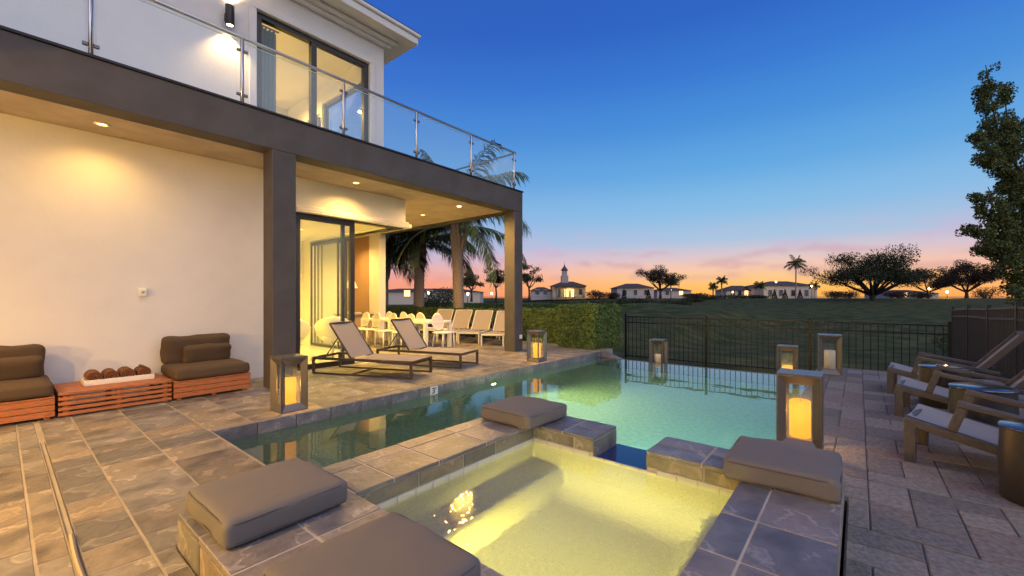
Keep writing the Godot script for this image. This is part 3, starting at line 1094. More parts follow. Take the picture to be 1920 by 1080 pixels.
	tri_out(st, B, C, R1, ctr)
	st.generate_normals()
	part(h, "roof", st.commit(), concrete("roof_tile", lin(0.10, 0.09, 0.085)))
	# small lights in the beam and socket box on the column
	bx(h, "socket", mat("socket_white", lin(0.7, 0.68, 0.62), 0.4), -6.648, -6.61, 0.32, 0.42, -8.46, -8.38)
	# wing behind the sofas' end, closing the deck
	bx(h, "wall", white, -7.898, 2.0, -0.02, 3.0, 4.0, 4.2)
	bx(h, "added_canopy", taupe, -6.6, 2.0, 3.002, 3.18, 1.5, 4.2)  # added out of view to keep lamp light off the upper wall
	for q in [[-4.7, "glass wall lantern on the wing wall, next to the long white wall"], [-2.4, "glass wall lantern on the wing wall, towards the pavers"]]:
		wall_lantern(Vector3(q[0], 1.75, 3.998), q[1], 6.0)
	for q in [[-5.2, "recessed lamp in the wing canopy, unseen deck fill next to the long white wall"], [-2.7, "recessed lamp in the wing canopy, unseen deck fill towards the pavers"]]:  # added lamps out of view, brightening the near deck from above
		downlight(Vector3(q[0], 3.0, 1.9), q[1], 13.0, 76.0, "unseen fill lamps in the wing canopy", Color(1.0, 0.775, 0.40), 8.0)
	railing()
	sconce()
	# living room and bedroom lamps, soffit lamps
	for p in [[Vector3(-7.40, 3.556, -0.83), "downlight above the low teak bench", 1.0, 9.0, 76.0], [Vector3(-7.41, 3.556, -4.33), "downlight in front of the white header over the sliding door", 2.6, 8.0, 76.0], [Vector3(-7.40, 3.556, -7.01), "glaring downlight between the corner column and the house corner", 8.0, 30.0, 88.0], [Vector3(-8.90, 3.556, -7.12), "downlight above the end of the white dining table", 6.0, 8.0, 88.0], [Vector3(-10.9, 3.556, -7.3), "downlight over the middle of the white dining table", 6.0, 8.0, 88.0], [Vector3(-13.4, 3.556, -7.3), "downlight above the outdoor counter", 6.5, 8.0, 70.0], [Vector3(-7.40, 3.556, 1.55), "downlight over the end of the long white wall", 2.6, 9.0, 50.0], [Vector3(-7.40, 3.556, 4.0), "downlight beyond the end of the teak sofas", 6.0, 9.0, 50.0]]:
		downlight(p[0], p[1], p[2], p[4], "recessed downlights in the terrace soffit", Color(1.0, 0.775, 0.40), p[3])
	for q in [[Vector3(-9.2, 3.0, -2.6), "recessed living room lamp nearest the glass door"], [Vector3(-11.4, 3.0, -2.6), "recessed living room lamp near the back wall"], [Vector3(-10.3, 3.0, -4.6), "recessed living room lamp near the stacked door panels"]]:
		downlight(q[0], q[1], 10.0, 78.0, "recessed lamps in the living room ceiling", Color(1.0, 0.86, 0.40), 6.0)
	for q in [[Vector3(-9.7, 6.9, -2.5), "recessed bedroom lamp near the teal curtain"], [Vector3(-11.4, 6.9, -4.2), "recessed bedroom lamp near the pale curtain"]]:
		downlight(q[0], q[1], 14.0, 80.0, "recessed lamps in the bedroom ceiling", Color(1.0, 0.84, 0.42), 6.0)

func sliding_panel(h: Node3D, dark: Material, gl: Material, a: Vector3, b: Vector3, depth: float, stile: float) -> void:
	var along := Vector3(b.x - a.x, 0, b.z - a.z)
	var n := along.normalized()
	var is_x := absf(n.x) > 0.5
	var p := Node3D.new()
	p.name = "sliding_door"
	h.add_child(p, true)
	var put := func(called: String, s0: float, s1: float, y0: float, y1: float):
		var pa := a + n * s0
		var pb := a + n * s1
		if is_x:
			bx(p, called, dark, pa.x, pb.x, y0, y1, a.z - depth / 2, a.z + depth / 2, 0.003)
		else:
			bx(p, called, dark, a.x - depth / 2, a.x + depth / 2, y0, y1, pa.z, pb.z, 0.003)
	var L := along.length()
	put.call("stile", 0.0, stile, a.y, b.y)
	put.call("stile", L - stile, L, a.y, b.y)
	put.call("rail", stile, L - stile, b.y - stile, b.y)
	put.call("rail", stile, L - stile, a.y, a.y + stile)
	var g0 := a + n * stile + Vector3(0, stile, 0)
	var g1 := a + n * (L - stile)
	g1.y = b.y - stile
	pane(p, "pane", gl, g0, g1)

func railing() -> void:
	var t := thing("glass_railing", "frameless glass balcony railing with round steel posts", "railing")
	var steel := mat("steel", lin(0.62, 0.60, 0.58), 0.28, 1.0)
	var gl := glass("rail_glass", 0.13, Color(0.8, 0.9, 0.88))
	var edge := mat("glass_edge", lin(0.45, 0.62, 0.55), 0.15)
	var posts := []
	var z := -8.28
	while z < 5.5:
		posts.append(Vector3(-6.74, 4.085, z))
		z += 1.523
	var ends := []
	var x := -6.74 - 1.523
	while x > -14.5:
		ends.append(Vector3(x, 4.085, -8.34))
		x -= 1.523
	var pm := tube([Vector3.ZERO, Vector3(0, 0.93, 0)], [0.023, 0.023], 14)
	var fm := lathe([[0.05, 0.0], [0.05, 0.012], [0.026, 0.016]], 18)
	for p in posts + ends:
		var o := part(t, "post", pm, steel, xf(p))
		part(o, "foot", fm, steel)
	var rail := new_st(false)
	tube_into(rail, [Vector3(-6.74, 5.035, 6.0), Vector3(-6.74, 5.035, -8.34), Vector3(-6.76, 5.035, -8.345), Vector3(-14.6, 5.035, -8.345)], [0.024, 0.024, 0.024, 0.024], 12)
	rail.index()
	rail.generate_normals()
	part(t, "handrail", rail.commit(), steel)
	for i in posts.size() - 1:
		pane(t, "pane", gl, posts[i] + Vector3(0, 0.03, 0.05), posts[i + 1] + Vector3(0, 0.88, -0.05))
		bar(t, "pane_edge", edge, posts[i] + Vector3(0, 0.885, 0.05), posts[i + 1] + Vector3(0, 0.885, -0.05), 0.012, 0.008, 0.002)
	var prev := Vector3(-6.74, 4.085, -8.34)
	for p in ends:
		pane(t, "pane", gl, prev + Vector3(-0.05, 0.03, 0), p + Vector3(0.05, 0.88, 0))
		prev = p
	for p in posts:
		for y in [0.14, 0.76]:
			for s in [-1.0, 1.0]:
				part(t, "clamp", cbox(Vector3(0.03, 0.04, 0.05), 0.005), mat("clamp", lin(0.16, 0.14, 0.13), 0.4, 0.9), xf(p + Vector3(0, y, s * 0.046)))

func sconce() -> void:
	var t := thing("wall_sconce", "dark cylinder up and down lamp on the upper wall", "wall lamp", Vector3(-8.4, 6.16, -2.50))
	var dark := mat("sconce_dark", lin(0.03, 0.028, 0.027), 0.45, 0.4)
	part(t, "bracket", cbox(Vector3(0.06, 0.12, 0.10), 0.006), dark, xf(Vector3(0.03, 0, 0)))
	part(t, "cylinder", lathe([[0.05, -0.165], [0.065, -0.17], [0.068, -0.165], [0.068, 0.165], [0.065, 0.17], [0.05, 0.165], [0.05, -0.165]], 22), dark, xf(Vector3(0.125, 0, 0)))
	for s in [-1.0, 1.0]:
		part(t, "lens", lathe([[0.0, s * 0.158], [0.051, s * 0.158]], 18), glow("sconce_lens", Color(1.0, 0.84, 0.6), 9.0), xf(Vector3(0.125, 0, 0)))
		var l := SpotLight3D.new()
		l.name = "light"
		l.light_color = Color(1.0, 0.83, 0.58)
		l.light_energy = 1.9
		l.light_size = 0.04
		l.spot_range = 6.0
		l.spot_attenuation = 2.0
		l.spot_angle = 52.0
		l.spot_angle_attenuation = 0.8
		l.shadow_enabled = true
		l.rotation.x = s * PI / 2
		l.position = Vector3(0.125, s * 0.18, 0)
		t.add_child(l)

func curtain(called: String, label: String, a: Vector3, b: Vector3, height: float, m: Material, folds: int, amp: float) -> void:
	var t := thing(called, label, "curtain")
	var st := new_st(false)
	var d := b - a
	var n := d.normalized().cross(Vector3.UP)
	var N := folds * 8
	var P := func(i: int, y: float) -> Vector3:
		var u := float(i) / N
		var k := sin(u * folds * TAU) * amp + sin(u * folds * 2.7 + 1.0) * amp * 0.4
		return a + d * u + n * k * (1.0 - 0.25 * y / height) + Vector3(0, y, 0)
	for i in N:
		for j in 4:
			quad_out(st, [P.call(i, height * j / 4.0), P.call(i + 1, height * j / 4.0), P.call(i + 1, height * (j + 1) / 4.0), P.call(i, height * (j + 1) / 4.0)], a - n * 5.0)
	st.index()
	st.generate_normals()
	part(t, "drape", st.commit(), m)
	bar(t, "rod", mat("rod", lin(0.1, 0.1, 0.1), 0.4, 0.8), a + Vector3(0, height + 0.03, 0) - d * 0.1, b + Vector3(0, height + 0.03, 0) + d * 0.1, 0.025, 0.025)

func wall_lantern(p: Vector3, label: String, energy: float) -> void:
	var t := thing("wall_lantern", label, "wall lamp", p, 0.0, "glass wall lanterns on the wing wall")
	var dark: Material = mats["frame_dark"]
	bx(t, "back_plate", dark, -0.07, 0.07, -0.18, 0.18, -0.02, 0.0)
	bx(t, "arm", dark, -0.015, 0.015, 0.13, 0.16, -0.12, -0.021)
	bx(t, "cap", dark, -0.10, 0.10, 0.10, 0.125, -0.22, -0.03)
	bx(t, "base", dark, -0.10, 0.10, -0.18, -0.16, -0.22, -0.03)
	part(t, "lamp_bulb", lathe([[0.0, -0.09], [0.05, -0.06], [0.06, 0.0], [0.05, 0.06], [0.0, 0.09]], 16), glow("wall_lantern_glow", Color(1.0, 0.775, 0.40), 14.0), xf(Vector3(0, -0.02, -0.125)))
	var l := OmniLight3D.new()
	l.name = "light"
	l.light_color = Color(1.0, 0.775, 0.40)
	l.light_energy = energy
	l.light_size = 0.06
	l.omni_range = 20.0
	l.omni_attenuation = 2.0
	l.shadow_enabled = true
	l.position = Vector3(0, -0.02, -0.125)
	t.add_child(l)

# ---------------------------------------------------------------- furniture
func lantern(label: String, p: Vector3, w: float, h: float, lit: bool, candle_h: float, turn := 0.0) -> void:
	var t := thing("lantern", label, "lantern", p, turn, "square metal lanterns round the pool")
	var metal := mat("lantern_metal", lin(0.165, 0.152, 0.14), 0.36, 0.65)
	var a := w / 2
	var b := w / 2 - w * 0.21          # half of the opening
	var e := w * 0.15                  # how far the bevel runs in
	var yb := h * 0.13
	var yt := h * 0.87
	# bevelled picture frame on each of the four sides
	for k in 4:
		var st := new_st()
		var o := [Vector3(-a, 0.0, a), Vector3(a, 0.0, a), Vector3(a, h, a), Vector3(-a, h, a)]
		var o2 := [Vector3(-a + 0.012, 0.012, a), Vector3(a - 0.012, 0.012, a), Vector3(a - 0.012, h - 0.012, a), Vector3(-a + 0.012, h - 0.012, a)]
		var n := [Vector3(-b, yb, a - e), Vector3(b, yb, a - e), Vector3(b, yt, a - e), Vector3(-b, yt, a - e)]
		for i in 4:
			var j := (i + 1) % 4
			quad_out(st, [o[i], o[j], o2[j], o2[i]], Vector3(0, h / 2, -5))
			quad_out(st, [o2[i], o2[j], n[j], n[i]], Vector3(0, h / 2, -5))
			# the inner lip
			quad_out(st, [n[i], n[j], n[j] + Vector3(0, 0, -0.012), n[i] + Vector3(0, 0, -0.012)], (n[i] + n[j]) * 0.5 + ((n[i] + n[j]) * 0.5 - Vector3(0, h / 2, a - e)) * 3.0)
		st.generate_normals()
		part(t, "frame", st.commit(), metal, xf(Vector3.ZERO, Vector3(0, k * PI / 2, 0)))
	part(t, "top_plate", cbox(Vector3(w + 0.004, 0.012, w + 0.004), 0.003), metal, xf(Vector3(0, h + 0.005, 0)))
	part(t, "base_plate", cbox(Vector3(w - 0.004, 0.012, w - 0.004), 0.003), metal, xf(Vector3(0, 0.007, 0)))
	part(t, "shelf", cbox(Vector3(b * 2 + 0.02, 0.01, b * 2 + 0.02), 0.002), metal, xf(Vector3(0, yb - 0.006, 0)))
	var g := glass("lantern_glass", 0.03)
	var gb := b * 0.9
	for k in 4:
		var q := Node3D.new()
		var st := new_st()
		quad_out(st, [Vector3(-gb, yb, gb), Vector3(gb, yb, gb), Vector3(gb, yt - 0.05, gb), Vector3(-gb, yt - 0.05, gb)], Vector3(0, 0, -5))
		st.generate_normals()
		part(t, "pane", st.commit(), g, xf(Vector3.ZERO, Vector3(0, k * PI / 2, 0)))
		q.free()
	var c := Node3D.new()
	c.name = "candle_holder"
	t.add_child(c)
	var r := w * 0.245
	var wax: StandardMaterial3D
	if lit:
		wax = glow("candle_wax_lit", lin(1.0, 0.34, 0.02), 0.95)
		wax.albedo_color = lin(0.45, 0.22, 0.06)
		wax.roughness = 0.6
	else:
		wax = mat("candle_wax", lin(0.68, 0.58, 0.42), 0.6)
	part(c, "candle", lathe([[0.0, yb + 0.002], [r, yb + 0.002], [r, yb + candle_h - 0.012], [r - 0.008, yb + candle_h], [r - 0.02, yb + candle_h - 0.003], [0.0, yb + candle_h - 0.016]], 26), wax)
	part(c, "wick", tube([Vector3(0, yb + candle_h - 0.018, 0), Vector3(0.002, yb + candle_h + 0.01, 0)], [0.002, 0.0015], 5), mat("wick", lin(0.02, 0.02, 0.02), 0.9))
	if lit:
		var l := OmniLight3D.new()
		l.name = "light"
		l.light_color = lin(1.0, 0.48, 0.12)
		l.light_energy = 0.16
		l.light_size = 0.02
		l.omni_range = 6.0
		l.omni_attenuation = 2.0
		l.shadow_enabled = true
		l.position = Vector3(0, yb + candle_h * 0.7, 0)
		t.add_child(l)

func lanterns() -> void:
	lantern("lit square lantern beside the dark column nearest the teak sofas", Vector3(-5.335, 0.001, -2.235), 0.31, 0.64, true, 0.30, 0.0)
	lantern("lit square lantern on the slate edge near the corner column", Vector3(-5.33, 0.001, -7.33), 0.31, 0.64, true, 0.30, 0.0)
	lantern("lit square lantern beside the spa on the brick pavers", Vector3(-0.415, 0.001, -4.665), 0.335, 0.66, true, 0.33, 0.02)
	lantern("unlit square lantern standing on the brick pavers by the pool corner", Vector3(-0.40, 0.001, -9.42), 0.34, 0.69, false, 0.33, 0.06)
	lantern("unlit square lantern on the ledge beyond the pool edge near the clipped hedge", Vector3(-3.68, -0.289, -9.96), 0.33, 0.65, false, 0.22, 0.03)
	lantern("lit square lantern on the ledge beyond the pool edge near the pavers", Vector3(-1.10, -0.289, -10.02), 0.34, 0.68, true, 0.20, 0.04)

# local frame: foot end at the origin, +x towards the head, width along +z
func sun_lounger(label: String, p: Vector3, axis: Vector3, group: String, frame: Material, sling: Material, sled: bool, L := 2.0, W := 0.70, H := 0.30, hinge := 1.22, rise := 0.60, run := 0.44) -> void:
	var t := thing("sun_lounger", label, "sun lounger", p, 0.0, group)
	var x := axis.normalized()
	t.basis = Basis(x, Vector3.UP, x.cross(Vector3.UP))
	var b := 0.045
	for s in [0.0, W]:
		bar(t, "side_rail", frame, Vector3(0, H - b / 2, s), Vector3(L, H - b / 2, s), 0.03, b)
		if sled:
			bar(t, "runner", frame, Vector3(0, 0.015, s), Vector3(L, 0.015, s), 0.03, 0.03)
		for u in [0.02, L - 0.02]:
			bar(t, "leg", frame, Vector3(u, 0.0 if not sled else 0.031, s), Vector3(u, H - b - 0.001, s), 0.045, 0.04, 0.003, Vector3.BACK)
	for u in [0.0, L]:
		bar(t, "cross_rail", frame, Vector3(u, H - b / 2, 0.017), Vector3(u, H - b / 2, W - 0.017), 0.03, b)
	if sled:
		bar(t, "cross_rail", frame, Vector3(hinge, 0.015, 0.016), Vector3(hinge, 0.015, W - 0.016), 0.03, 0.03)
	# seat sling sags a little
	sheet(t, "seat_sling", sling, func(u, v): return Vector3(0.02 + u * (hinge - 0.03), H - 0.002 - 0.022 * (1.0 - pow(2.0 * v - 1.0, 2.0)), 0.018 + v * (W - 0.036)), 12, 8)
	var back := Node3D.new()
	back.name = "backrest"
	t.add_child(back)
	var h0 := Vector3(hinge, H, 0)
	var top := Vector3(hinge + run, H + rise, 0)
	for s in [0.03, W - 0.03]:
		bar(back, "back_rail", frame, h0 + Vector3(0, 0, s), top + Vector3(0, 0, s), 0.028, 0.03, 0.003, Vector3(-rise, run, 0))
	bar(back, "back_rail", frame, top + Vector3(0, 0, 0.045), top + Vector3(0, 0, W - 0.045), 0.028, 0.028)
	sheet(back, "back_sling", sling, func(u, v): return h0.lerp(top, u) + Vector3(0.02 * (1.0 - pow(2.0 * v - 1.0, 2.0)), 0.004 - 0.008 * (1.0 - pow(2.0 * v - 1.0, 2.0)), 0.035 + v * (W - 0.07)), 10, 8)
	for s in [0.05, W - 0.05]:
		bar(back, "prop", frame, Vector3(hinge + run * 0.62, H + rise * 0.6, s), Vector3(hinge + run + 0.14, H - b, s), 0.018, 0.018)

func sheet(parent: Node3D, called: String, m: Material, f: Callable, nu: int, nv: int, thick := 0.004) -> MeshInstance3D:
	var st := new_st(false)
	for i in nu:
		for j in nv:
			var a: Vector3 = f.call(float(i) / nu, float(j) / nv)
			var b: Vector3 = f.call(float(i + 1) / nu, float(j) / nv)
			var c: Vector3 = f.call(float(i + 1) / nu, float(j + 1) / nv)
			var d: Vector3 = f.call(float(i) / nu, float(j + 1) / nv)
			var n := (b - a).cross(d - a).normalized()
			if n.y < 0.0:
				n = -n
			quad_out(st, [a, b, c, d], (a + c) / 2 - n)
			quad_out(st, [a - n * thick, b - n * thick, c - n * thick, d - n * thick], (a + c) / 2 + n)
	st.index()
	st.generate_normals()
	return part(parent, called, st.commit(), m)

func loungers() -> void:
	var bronze := mat("bronze_frame", lin(0.075, 0.058, 0.05), 0.45, 0.4)
	var tan := fabric("taupe_sling", lin(0.31, 0.27, 0.24), 26.0)
	var g := "dark framed sun loungers on the pool deck"
	sun_lounger("dark framed lounger with raised taupe sling back beside the first column", Vector3(-5.73, 0.0, -4.36), Vector3(-0.92, 0, 0.39), g, bronze, tan, true)
	sun_lounger("dark framed lounger with raised taupe sling back in front of the dining table", Vector3(-5.84, 0.0, -5.59), Vector3(-0.955, 0, 0.295), g, bronze, tan, true)
	var wf := mat("white_frame", lin(0.62, 0.58, 0.52), 0.4)
	var ws := fabric("beige_sling", lin(0.36, 0.31, 0.26), 26.0)
	var g2 := "white framed loungers lined up along the hedge"
	for k in 4:
		var x := -7.95 - k * 0.942
		sun_lounger(["white framed lounger next to the corner column", "white framed lounger second in the row from the corner column", "white framed lounger third in the row from the corner column", "white framed lounger at the palm end of the hedge row"][k], Vector3(x - 0.29, 0.0, -8.66), Vector3(-0.42, 0, -0.91), g2, wf, ws, false, 1.85, 0.64, 0.34, 1.05, 0.60, 0.46)

func dining() -> void:
	var white := mat("lacquer_white", lin(0.74, 0.71, 0.64), 0.3)
	for k in 2:
		var x1 := -8.64 - k * 1.55
		var t := thing("dining_table", ["white parsons dining table at the lounger end", "white parsons dining table at the counter end"][k], "table", Vector3(x1 - 0.76, 0, -7.45), 0.0, "white dining tables end to end")
		part(t, "tabletop", cbox(Vector3(1.52, 0.06, 0.92), 0.006), white, xf(Vector3(0, 0.71, 0)))
		for sx in [-1.0, 1.0]:
			for sz in [-1.0, 1.0]:
				part(t, "leg", cbox(Vector3(0.09, 0.679, 0.09), 0.005), white, xf(Vector3(sx * 0.713, 0.3395, sz * 0.413)))
	var spots := [[-8.42, -7.42, -PI / 2, "white oval backed chair at the head of the dining table"], [-9.3, -6.78, PI, ""], [-10.1, -6.78, PI, ""], [-10.9, -6.78, PI, ""], [-11.5, -6.80, PI, ""], [-9.2, -8.12, 0.0, ""], [-9.95, -8.12, 0.0, ""], [-10.75, -8.12, 0.0, ""], [-11.45, -8.10, 0.0, ""]]
	var names := ["", "white oval backed chair on the pool side of the table, next to the head chair", "white oval backed chair on the pool side, second from the head chair", "white oval backed chair on the pool side, third from the head chair", "white oval backed chair on the pool side, farthest from the head chair", "white oval backed chair on the hedge side, next to the head chair", "white oval backed chair on the hedge side, second from the head chair", "white oval backed chair on the hedge side, third from the head chair", "white oval backed chair on the hedge side, farthest from the head chair"]
	for i in spots.size():
		var s: Array = spots[i]
		dining_chair(s[3] if s[3] != "" else names[i], Vector3(s[0], 0, s[1]), s[2], white)
	# things on the counter and the counter
	var c := thing("outdoor_counter", "tan tiled outdoor counter with pale top at the terrace end", "counter", Vector3(-13.5, 0, -7.78))
	part(c, "base", cbox(Vector3(1.35, 0.76, 0.62), 0.006), mats["tan_wall"], xf(Vector3(0, 0.38, 0)))
	part(c, "worktop", cbox(Vector3(1.45, 0.05, 0.72), 0.006), stone_dark(2), xf(Vector3(0, 0.787, 0)))
	var bm := mat("bottle_white", lin(0.7, 0.68, 0.62), 0.3)
	var lb := ["white bottle on the counter beside the plates", "short white jar on the counter", "slim white bottle at the counter end"]
	for k in 3:
		var b := thing("bottle", lb[k], "bottle", Vector3(-13.25 - k * 0.16, 0.813, -7.62 + k * 0.05), 0.0, "white bottles on the outdoor counter")
		var hh: float = [0.22, 0.13, 0.26][k]
		part(b, "body", lathe([[0.0, 0.0], [0.04, 0.0], [0.042, 0.02], [0.04, hh * 0.6], [0.016, hh * 0.75], [0.016, hh]], 14), bm)
		part(b, "cap", lathe([[0.018, hh * 0.95], [0.018, hh + 0.015], [0.0, hh + 0.016]], 12), mat("cap_dark", lin(0.05, 0.05, 0.05), 0.4))
	var pl := thing("plate_stack", "stack of white plates on the outdoor counter", "plates", Vector3(-13.0, 0.813, -7.66))
	for k in 5:
		part(pl, "plate", lathe([[0.0, k * 0.012], [0.07, k * 0.012], [0.12, k * 0.012 + 0.014], [0.118, k * 0.012 + 0.018], [0.07, k * 0.012 + 0.006], [0.0, k * 0.012 + 0.005]], 20), bm)
	var fl := thing("floor_lamp", "floor lamp with white cone shade beside the outdoor counter", "lamp", Vector3(-12.25, 0, -7.0))
	part(fl, "stand", tube([Vector3(0, 0.02, 0), Vector3(0, 1.72, 0)], [0.012, 0.012], 10), mats["frame_dark"])
	part(fl, "base", lathe([[0.0, 0.0], [0.14, 0.0], [0.14, 0.018], [0.02, 0.026]], 22), mats["frame_dark"])
	part(fl, "shade", lathe([[0.19, 1.66], [0.03, 2.06], [0.026, 2.058], [0.185, 1.66]], 24), mat("shade_white", lin(0.75, 0.72, 0.62), 0.7))

func dining_chair(label: String, p: Vector3, turn: float, m: Material) -> void:
	# faces -z before turning
	var t := thing("dining_chair", label, "chair", p, turn, "white oval backed dining chairs")
	part(t, "seat", soft(Vector3(0.44, 0.035, 0.44), 0.016, 0.004, 6), m, xf(Vector3(0, 0.45, 0)))
	for sx in [-1.0, 1.0]:
		part(t, "leg", tube([Vector3(sx * 0.185, 0.434, -0.18), Vector3(sx * 0.195, 0.0, -0.20)], [0.019, 0.012], 8), m)
		part(t, "leg", tube([Vector3(sx * 0.17, 0.434, 0.17), Vector3(sx * 0.185, 0.0, 0.25)], [0.019, 0.012], 8), m)
		part(t, "upright", tube([Vector3(sx * 0.15, 0.462, 0.19), Vector3(sx * 0.16, 0.56, 0.21)], [0.016, 0.016], 8), m)
	# oval back, an ellipse with a rim
	var back := Node3D.new()
	back.name = "backrest"
	back.transform = xf(Vector3(0, 0.715, 0.235), Vector3(0.16, 0, 0))
	t.add_child(back)
	var st := new_st(false)
	var N := 28
	for k in N:
		var a := TAU * k / N
		var b := TAU * (k + 1) / N
		for s in [-1.0, 1.0]:
			tri_out(st, Vector3(0, 0, s * 0.006), Vector3(cos(a) * 0.19, sin(a) * 0.20, s * 0.006), Vector3(cos(b) * 0.19, sin(b) * 0.20, s * 0.006), Vector3(0, 0, -s))
	st.generate_normals()
	part(back, "panel", st.commit(), mat("chair_panel", lin(0.62, 0.59, 0.53), 0.35))
	var pts := []
	var rad := []
	for k in N + 1:
		var a := TAU * k / N
		pts.append(Vector3(cos(a) * 0.195, sin(a) * 0.205, 0))
		rad.append(0.017)
	part(back, "rim", tube(pts, rad, 8), m)

func lounge_chairs() -> void:
	var m := fabric("grey_sling", lin(0.31, 0.30, 0.30), 26.0)
	var fr := wood("driftwood", lin(0.098, 0.092, 0.090))
	var lab := ["grey slatted lounge chair by the pavers, between two drum tables nearest the spa", "grey slatted lounge chair in the middle of the row by the fence", "grey slatted lounge chair at the lawn end of the row by the fence"]
	var spots := [[Vector3(0.30, 0, -4.80), -0.20], [Vector3(0.33, 0, -6.55), -0.14], [Vector3(0.32, 0, -8.05), -0.10]]
	for i in 3:
		var t := thing("lounge_chair", lab[i], "lounge chair", spots[i][0], spots[i][1], "grey lounge chairs by the fence")
		# local: front near corner at the origin, +x to the rear, -z across
		var W := 0.66
		for s in [0.0, -W]:
			var o := Vector3(0, 0, s)
			bar(t, "leg", fr, o + Vector3(0.03, 0, 0), o + Vector3(0.03, 0.315, 0), 0.075, 0.05, 0.005, Vector3.BACK)
			bar(t, "seat_rail", fr, o + Vector3(-0.005, 0.335, 0), o + Vector3(0.92, 0.13, 0), 0.05, 0.065, 0.005)
			bar(t, "leg", fr, o + Vector3(0.86, 0, 0), o + Vector3(0.86, 0.115, 0), 0.075, 0.05, 0.005, Vector3.BACK)
			bar(t, "arm_post", fr, o + Vector3(0.27, 0.31, 0), o + Vector3(0.33, 0.505, 0), 0.06, 0.05, 0.005, Vector3.BACK)
			bar(t, "armrest", fr, o + Vector3(0.30, 0.53, 0), o + Vector3(1.05, 0.40, 0), 0.065, 0.045, 0.006)
			bar(t, "back_rail", fr, o + Vector3(0.72, 0.20, signf(-s - 0.1) * 0.055 + (0.0 if s < 0 else 0.0)), o + Vector3(1.26, 0.90, signf(-s - 0.1) * 0.055), 0.045, 0.065, 0.005, Vector3(-0.7, 0.54, 0))
		bar(t, "front_rail", fr, Vector3(0.02, 0.325, -0.027), Vector3(0.02, 0.325, -W + 0.027), 0.05, 0.05, 0.005)
		bar(t, "top_rail", fr, Vector3(1.255, 0.895, -0.09), Vector3(1.255, 0.895, -W + 0.09), 0.05, 0.05, 0.005)
		sheet(t, "seat_sling", m, func(u, v): return Vector3(0.0 + u * 0.75, 0.372 - u * 0.175 - 0.035 * (1.0 - pow(2.0 * v - 1.0, 2.0)) * (0.6 + 0.4 * sin(u * PI)), -0.03 - v * (W - 0.06)), 12, 8)
		sheet(t, "back_sling", m, func(u, v): return Vector3(0.74 + u * 0.50, 0.215 + u * 0.665, -0.085 - v * (W - 0.17)) + Vector3(0.02, -0.015, 0) * (1.0 - pow(2.0 * v - 1.0, 2.0)), 10, 8)
	var dm := mat("drum_bronze", lin(0.052, 0.048, 0.046), 0.45, 0.5)
	var top := mat("drum_top", lin(0.16, 0.16, 0.17), 0.16, 0.85)
	var dl := ["dark drum side table by the pavers, nearest the spa", "dark drum side table between the first and middle lounge chairs", "dark drum side table between the middle and last lounge chairs"]
	var dp := [Vector3(0.97, 0, -4.36), Vector3(0.92, 0, -6.02), Vector3(0.82, 0, -7.52)]
	for i in 3:
		var t := thing("drum_table", dl[i], "side table", dp[i], 0.0, "dark drum side tables")
		part(t, "drum", lathe([[0.0, 0.0], [0.215, 0.0], [0.222, 0.012], [0.232, 0.24], [0.222, 0.474]], 40), dm)
		part(t, "top", lathe([[0.222, 0.4745], [0.230, 0.478], [0.230, 0.492], [0.222, 0.496], [0.0, 0.496]], 40), top)

